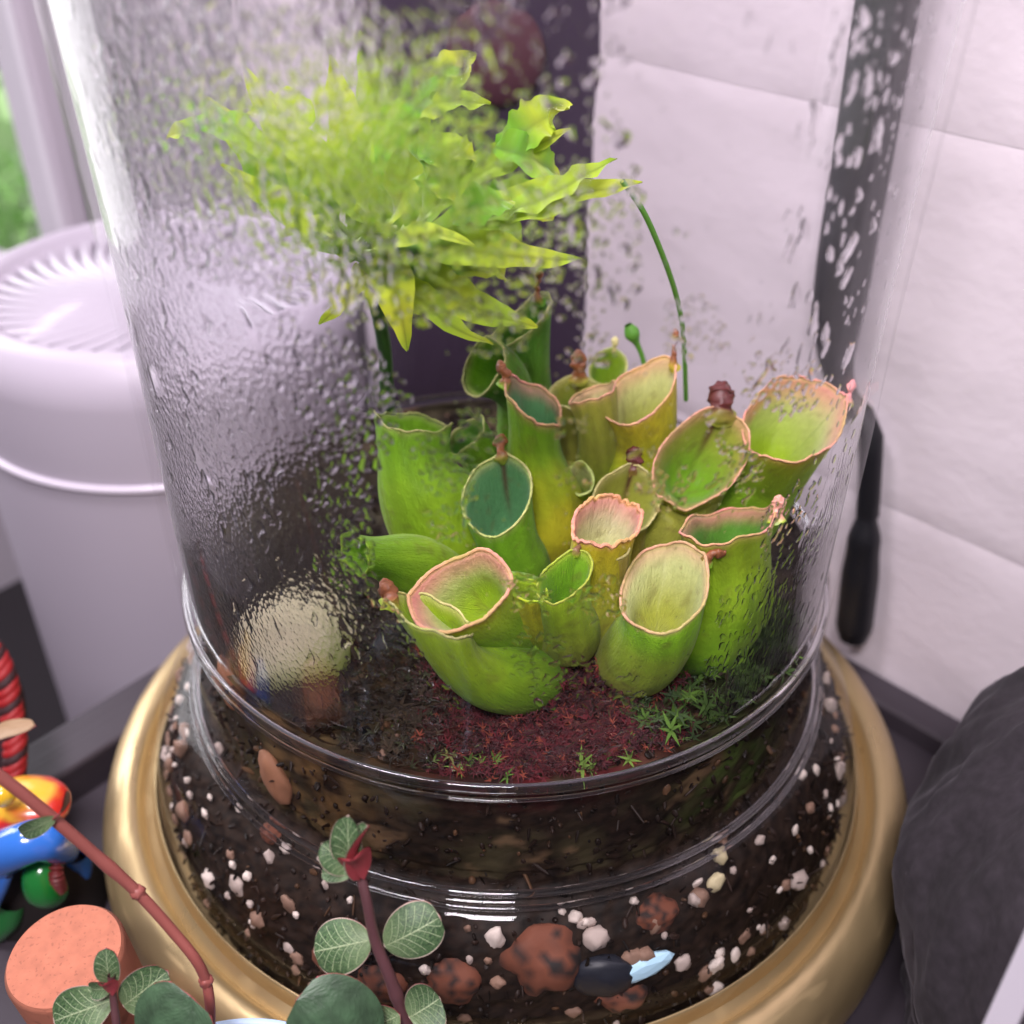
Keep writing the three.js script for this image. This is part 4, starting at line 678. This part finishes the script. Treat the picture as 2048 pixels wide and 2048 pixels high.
{
  const t = thing('trailing_plant', 'small leaved trailing plant with red stems in front of the jar', 'plant');
  // a rounded leaf from its foot to its tip, w wide, cupped; the face turned to nrm; a red sheet under it
  function leaf(a, b, w, nrm, cup, mat, under = redUnder, bendk = 0.12) {
    const A = atZ(...a), B = atZ(...b), L = A.distanceTo(B), T = B.clone().sub(A).normalize(), side = T.clone().cross(nrm).normalize(), N = side.clone().cross(T).normalize(), W = w / FPX * 0.17;
    const f = (off) => (u, v) => {
      const q = (v - 0.5) * 2, prof = Math.pow(u, 0.55) * Math.pow(Math.max(0, 1 - u), 0.42) * 1.95, x = q * W * 0.5 * prof;
      return A.clone().addScaledVector(T, u * L).addScaledVector(side, x).addScaledVector(N, cup * W * (q * q * prof * 0.5) - bendk * L * Math.sin(Math.PI * u) * -0.6 - bendk * L * u * u * 0.8 + 0.00012 * noise(u * 6, v * 6, a[0]) + off);
    };
    const m = part('leaf', gridGeo(22, 14, f(0)), mat, t);
    part('leaf_underside', gridGeo(14, 8, f(-0.00022)), under, m);
    return m;
  }
  const stem = (pts, r0, r1, mat = stemMat) => part('stem', limb(pts.map((p) => atZ(...p)), (u) => lerp(r0, r1, u) * (1 + 0.16 * Math.exp(-(((u - 0.42) / 0.03) ** 2))), { seg: 50, sides: 14 }), mat, t);
  const up = V3(0, 0.75, 0.66), z = 0.093;
  // middle sprig
  stem([[845, 2140, 0.104], [812, 2044, 0.101], [778, 1950, 0.099], [750, 1880, 0.097], [733, 1800, 0.095], [722, 1752, z]], 0.00128, 0.00082);
  leaf([742, 1880, 0.097], [622, 1905, 0.097], 118, V3(-0.15, 0.8, 0.6), -0.25, fgLeaf);
  leaf([768, 1893, 0.097], [878, 1838, 0.095], 118, V3(0.1, 0.7, 0.7), -0.25, fgLeaf);
  leaf([818, 2035, 0.102], [880, 1998, 0.1], 120, V3(0.15, 0.7, 0.7), 0.3, fgLeaf);
  leaf([800, 2030, 0.102], [752, 2050, 0.102], 80, V3(-0.1, 0.7, 0.7), 0.3, fgLeaf);
  leaf([760, 2090, 0.106], [598, 2010, 0.106], 190, V3(-0.2, 0.8, 0.55), -0.2, fgDark);
  // its folded top leaves
  leaf([712, 1745, z], [690, 1640, 0.091], 74, V3(-0.3, 0.3, 0.9), 0.35, fgLeaf, fgLeaf);
  leaf([706, 1738, z], [644, 1690, 0.092], 66, V3(0.3, 0.5, 0.8), 0.45, fgLeaf, fgLeaf);
  leaf([718, 1760, 0.0945], [722, 1650, 0.0925], 66, V3(-0.85, 0.25, -0.1), 0.6, fgLeaf);
  leaf([728, 1757, 0.0945], [702, 1712, 0.096], 70, V3(-0.1, -0.55, -0.8), 0.7, redUnder);
  leaf([700, 1752, 0.0945], [640, 1746, 0.093], 34, V3(0, 0.8, 0.6), 0.2, fgLeaf);
  // trailing stem from the left
  stem([[-60, 1515, 0.088], [0, 1553, 0.088], [110, 1640, 0.089], [200, 1718, 0.09], [275, 1785, 0.091], [345, 1862, 0.093], [392, 1920, 0.095], [412, 1962, 0.096], [420, 2010, 0.098], [420, 2080, 0.1]], 0.00105, 0.0009, stemPink);
  leaf([112, 1634, 0.09], [34, 1672, 0.09], 40, V3(0.5, 0.45, 0.3), 0.2, fgLeaf, std({ color: C3(0.3, 0.2, 0.1), roughness: 0.6 }));
  leaf([105, 1640, 0.09], [142, 1588, 0.09], 24, V3(0.6, 0.3, 0.1), 0.2, std({ color: C3(0.28, 0.16, 0.10), roughness: 0.6 }));
  leaf([-40, 1490, 0.088], [60, 1444, 0.088], 44, V3(0.2, 0.9, 0.1), 0.2, std({ color: C3(0.27, 0.17, 0.09), roughness: 0.6 }));
  for (const [x, y, zz] of [[275, 1785, 0.091], [412, 1962, 0.096]]) { const k = part('node', lump(0.00125, 0.3, 2, x, 2), stemPink, t); k.position.copy(atZ(x, y, zz)); }
  // lower left sprig
  stem([[245, 2140, 0.106], [232, 2040, 0.103], [226, 1990, 0.101], [222, 1950, 0.1]], 0.0008, 0.0006);
  leaf([226, 2000, 0.101], [100, 2045, 0.103], 108, V3(-0.2, 0.75, 0.6), 0.15, fgLeaf);
  leaf([246, 2012, 0.101], [330, 1948, 0.099], 96, V3(0.2, 0.7, 0.65), 0.25, fgLeaf);
  leaf([222, 1970, 0.1], [210, 1902, 0.098], 56, V3(0.1, 0.5, 0.85), 0.2, fgLeaf);
  leaf([226, 1975, 0.101], [176, 1980, 0.1], 40, V3(-0.1, 0.6, 0.75), 0.5, fgLeaf);
  leaf([300, 2120, 0.108], [372, 2004, 0.105], 190, V3(0.1, 0.85, 0.5), -0.2, fgDark);
  leaf([226, 1990, 0.1015], [205, 1965, 0.102], 40, V3(0, -0.4, -0.9), 0.6, redUnder);
  const pot = thing('blue_pot', 'pale blue pot rim below the trailing plant at the bottom edge', 'pot');
  const e = atY(505, 2030, 0.046), rp = 0.03;
  pot.position.set(e.x, 0.0005, e.z + rp);
  part('pot_body', lathe([[0.0001, 0], [rp * 0.72, 0], [rp * 0.78, 0.003], [rp * 0.97, 0.040], [rp, 0.0445], [rp - 0.0006, 0.0455], [rp - 0.0022, 0.0452], [rp - 0.0028, 0.042], [rp * 0.7, 0.01], [0.0001, 0.01]], 90), phys({ color: C3(0.42, 0.56, 0.74), roughness: 0.4 }), pot);
  part('pot_soil', new THREE.CylinderGeometry(rp * 0.88, rp * 0.88, 0.002, 60), std({ color: C3(0.02, 0.014, 0.01), roughness: 1 }), pot).position.y = 0.037;
}
// salmon clay cylinder at the lower left
{
  const y = 0.052, c = atY(170, 1885, y), t = thing('clay_plug', 'salmon coloured clay cylinder with flat top at the lower left', 'plug', V3(c.x, 0.0005, c.z));
  const clay = tex(256, 256, (u, v) => { const k = 1 + 0.14 * fbm(u * 8, v * 8, 4, 4) - 0.12 * sstep(0.2, 0.3, fbm(u * 30, v * 30, 2, 2)); return [0.70 * k, 0.43 * k, 0.335 * k]; }, true);
  const m = std({ map: clay, roughness: 0.85, bumpMap: clay, bumpScale: 0.0004 });
  const r = 0.0112;
  part('clay_body', lathe([[0.0001, 0], [r * 0.9, 0], [r * 0.985, 0.03], [r, y - 0.0015], [r - 0.0008, y - 0.0003]], 90), m, t);
  const top = new THREE.CircleGeometry(r - 0.0007, 90); top.rotateX(-Math.PI / 2); const cap = part('clay_top', top, m, t); cap.position.y = y - 0.0003;
  t.rotation.z = 0.06; t.rotation.x = 0.05;
}
// painted ornament and twisted cord at the far left
{
  const base = atZ(70, 1800, 0.04), t = thing('painted_ornament', 'glossy ornament in red yellow blue and green at the left edge', 'ornament', V3(base.x, 0.0005, base.z));
  const rel = (px, py, z) => atZ(px, py, z).sub(t.position);
  const gl = (r, g, b) => phys({ color: C3(r, g, b), roughness: 0.2, clearcoat: 0.8, clearcoatRoughness: 0.12 });
  const dark = std({ color: C3(0.012, 0.008, 0.008), roughness: 0.8 });
  const core = part('dark_core', lump(1, 0.12, 1.5, 9, 3), dark, t); core.position.copy(rel(40, 1790, 0.036)); core.scale.set(0.022, 0.024, 0.012);
  const cap = part('red_cap', lump(1, 0.06, 1.4, 14, 4, (v) => mix3([0.60, 0.025, 0.015], [0.75, 0.42, 0.03], sstep(0.30, 0.62, Math.abs(v.y - 0.1 * v.x) * 0.75 + 0.16 * Math.sin(v.x * 5 + v.y * 14)))), phys({ vertexColors: true, roughness: 0.3, clearcoat: 0.5 }), t); cap.position.copy(rel(52, 1610, 0.036)); cap.scale.set(0.0105, 0.0052, 0.008); cap.rotation.z = 0.06;
  const yl = part('yellow_bead', new THREE.SphereGeometry(0.003, 24, 16), gl(0.75, 0.45, 0.02), t); yl.position.copy(rel(6, 1588, 0.042));
  const blue = gl(0.035, 0.17, 0.62);
  const b1 = part('blue_lobe', limb([rel(-20, 1720, 0.045), rel(30, 1695, 0.05), rel(75, 1680, 0.05), rel(112, 1690, 0.046), rel(135, 1705, 0.04)], (u) => 0.0058 - 0.0022 * u - 0.003 * sstep(0.85, 1, u), { seg: 30, sides: 18 }), blue, t);
  part('blue_lobe', limb([rel(150, 1705, 0.036), rel(160, 1740, 0.036), rel(150, 1770, 0.038), rel(118, 1790, 0.042)], (u) => 0.0034 - 0.0012 * u - 0.001 * sstep(0.85, 1, u), { seg: 24, sides: 14 }), blue, t);
  part('blue_lobe', limb([rel(-20, 1800, 0.05), rel(0, 1770, 0.05), rel(14, 1745, 0.05)], (u) => 0.0028 - 0.0012 * u, { seg: 16, sides: 14 }), blue, t);
  part('green_lobe', limb([rel(100, 1712, 0.044), rel(84, 1745, 0.048), rel(86, 1772, 0.049), rel(112, 1786, 0.046)], (u) => 0.0036 + 0.0008 * Math.sin(u * 3.1) - 0.001 * sstep(0.85, 1, u), { seg: 24, sides: 16 }), gl(0.012, 0.22, 0.035), t);
  part('green_lobe', limb([rel(-10, 1860, 0.046), rel(15, 1835, 0.046), rel(24, 1800, 0.045)], () => 0.0035, { seg: 14, sides: 12 }), gl(0.012, 0.16, 0.03), t);
  part('beaded_edge', limb([rel(116, 1712, 0.047), rel(112, 1745, 0.05), rel(120, 1778, 0.049)], (u) => 0.0014 * (1 + 0.3 * Math.sin(u * 60)), { seg: 60, sides: 8 }), std({ color: C3(0.16, 0.02, 0.02), roughness: 0.5 }), t);
  const cord = thing('twisted_cord', 'red and black twisted cord hanging above the painted ornament', 'cord');
  const line = [[-20, 1290, 0.0], [8, 1350, 0.005], [22, 1420, 0.01], [30, 1490, 0.016], [26, 1570, 0.022]].map((p) => atZ(...p)), cv = new THREE.CatmullRomCurve3(line), red = std({ color: C3(0.30, 0.008, 0.010), roughness: 0.6 }), blk = std({ color: C3(0.03, 0.006, 0.008), roughness: 0.7 });
  for (let k = 0; k < 3; k++) {
    const pts = [...Array(60).keys()].map((i) => { const u = i / 59, a = u * 36 + k * 2.094, p = cv.getPointAt(u); return p.add(V3(Math.cos(a) * 0.0016, 0, Math.sin(a) * 0.0016)); });
    part('strand', limb(pts, () => 0.0015, { seg: 160, sides: 8 }), k === 2 ? blk : red, cord);
  }
  const strap = part('dark_strap', limb([[-62, 1270, -0.004], [-24, 1330, 0.0], [6, 1400, 0.005], [10, 1480, 0.01], [0, 1600, 0.014]].map((p) => atZ(...p)), () => 0.0052, { seg: 30, sides: 14 }), std({ color: C3(0.03, 0.01, 0.015), roughness: 0.8 })); tag(strap, 'thick dark maroon strap behind the red twisted cord', 'strap');
}
// dark felt pot at the right
{
  const felt = tex(512, 512, (u, v) => { const k = 1 + 0.35 * fbm(u * 60, v * 60, 5, 3) + 0.4 * fbm(u * 6, v * 6, 3, 3); return [0.19 * k, 0.17 * k, 0.19 * k]; }, true);
  const m = phys({ map: felt, roughness: 1, bumpMap: felt, bumpScale: 0.0007, sheen: 0.4, sheenColor: C3(0.3, 0.28, 0.32), sheenRoughness: 0.6 });
  const t = thing('felt_pot', 'charcoal grey felt pot at the lower right beside the gold base', 'pot', V3(0.150, 0, 0.080));
  const prof = new THREE.CatmullRomCurve3([[0.056, 0.0], [0.0615, 0.004], [0.0635, 0.02], [0.0705, 0.045], [0.0660, 0.062], [0.0475, 0.090], [0.030, 0.115], [0.016, 0.14]].map(([r, y]) => V3(r, y, 0)));
  const sideM = part('felt_side', gridGeo(90, 220, (u, v) => { const p = prof.getPointAt(u), a = v * 2 * Math.PI, r = p.x + 0.0075 * fbm(Math.cos(a) * 2.6 + 4, p.y * 26, Math.sin(a) * 2.6, 3) + 0.0022 * fbm(Math.cos(a) * 9, p.y * 110, Math.sin(a) * 9, 3); return V3(r * Math.sin(a), p.y, r * Math.cos(a)); }), m, t);
  { const q = sideM.geometry.attributes.uv; for (let i = 0; i < q.count; i++) q.setXY(i, q.getY(i) * 3, q.getX(i) * 1.2); }
  const rim = part('felt_rim', new THREE.TorusGeometry(0.0155, 0.0022, 12, 120), m, t); rim.rotation.x = Math.PI / 2; rim.position.y = 0.14;
  const s0 = part('pot_soil', new THREE.CylinderGeometry(0.020, 0.020, 0.004, 60), std({ color: C3(0.02, 0.014, 0.01), roughness: 1 }), t); s0.position.y = 0.125;
  const tagp = part('white_tag', new RoundedBoxGeometry(0.004, 0.03, 0.0015, 2, 0.0005), std({ color: C3(0.45, 0.42, 0.47), roughness: 0.6 }), t);
  tagp.position.copy(atZ(2030, 1985, 0.120).sub(t.position)); tagp.rotation.set(-0.5, -0.5, -0.3);
}
// grow lamps above, out of the picture
for (const [pos, aim, w, h, label] of [[GROW_POS, GROW_AIM, 0.16, 0.09, 'larger white grow lamp panel above and in front of the jar'], [GROW2_POS, GROW2_AIM, 0.12, 0.08, 'smaller white grow lamp panel above the white appliance']]) {
  const t = thing('grow_lamp', label, 'lamp', pos.clone());
  t.lookAt(aim);
  const hs = part('lamp_housing', new RoundedBoxGeometry(w + 0.05, h + 0.05, 0.03, 3, 0.006), std({ color: C3(0.6, 0.6, 0.6), roughness: 0.5 }), t); hs.position.z = -0.022;
  const g = part('lamp_panel', new THREE.PlaneGeometry(w, h), std({ color: 0x000000, emissive: C3(1, 0.95, 0.98), emissiveIntensity: 6 }), t); g.position.z = -0.004;
}
scene.traverse((o) => { if (o.isMesh) o.castShadow = o.receiveShadow = true; });
renderer.render(scene, camera);
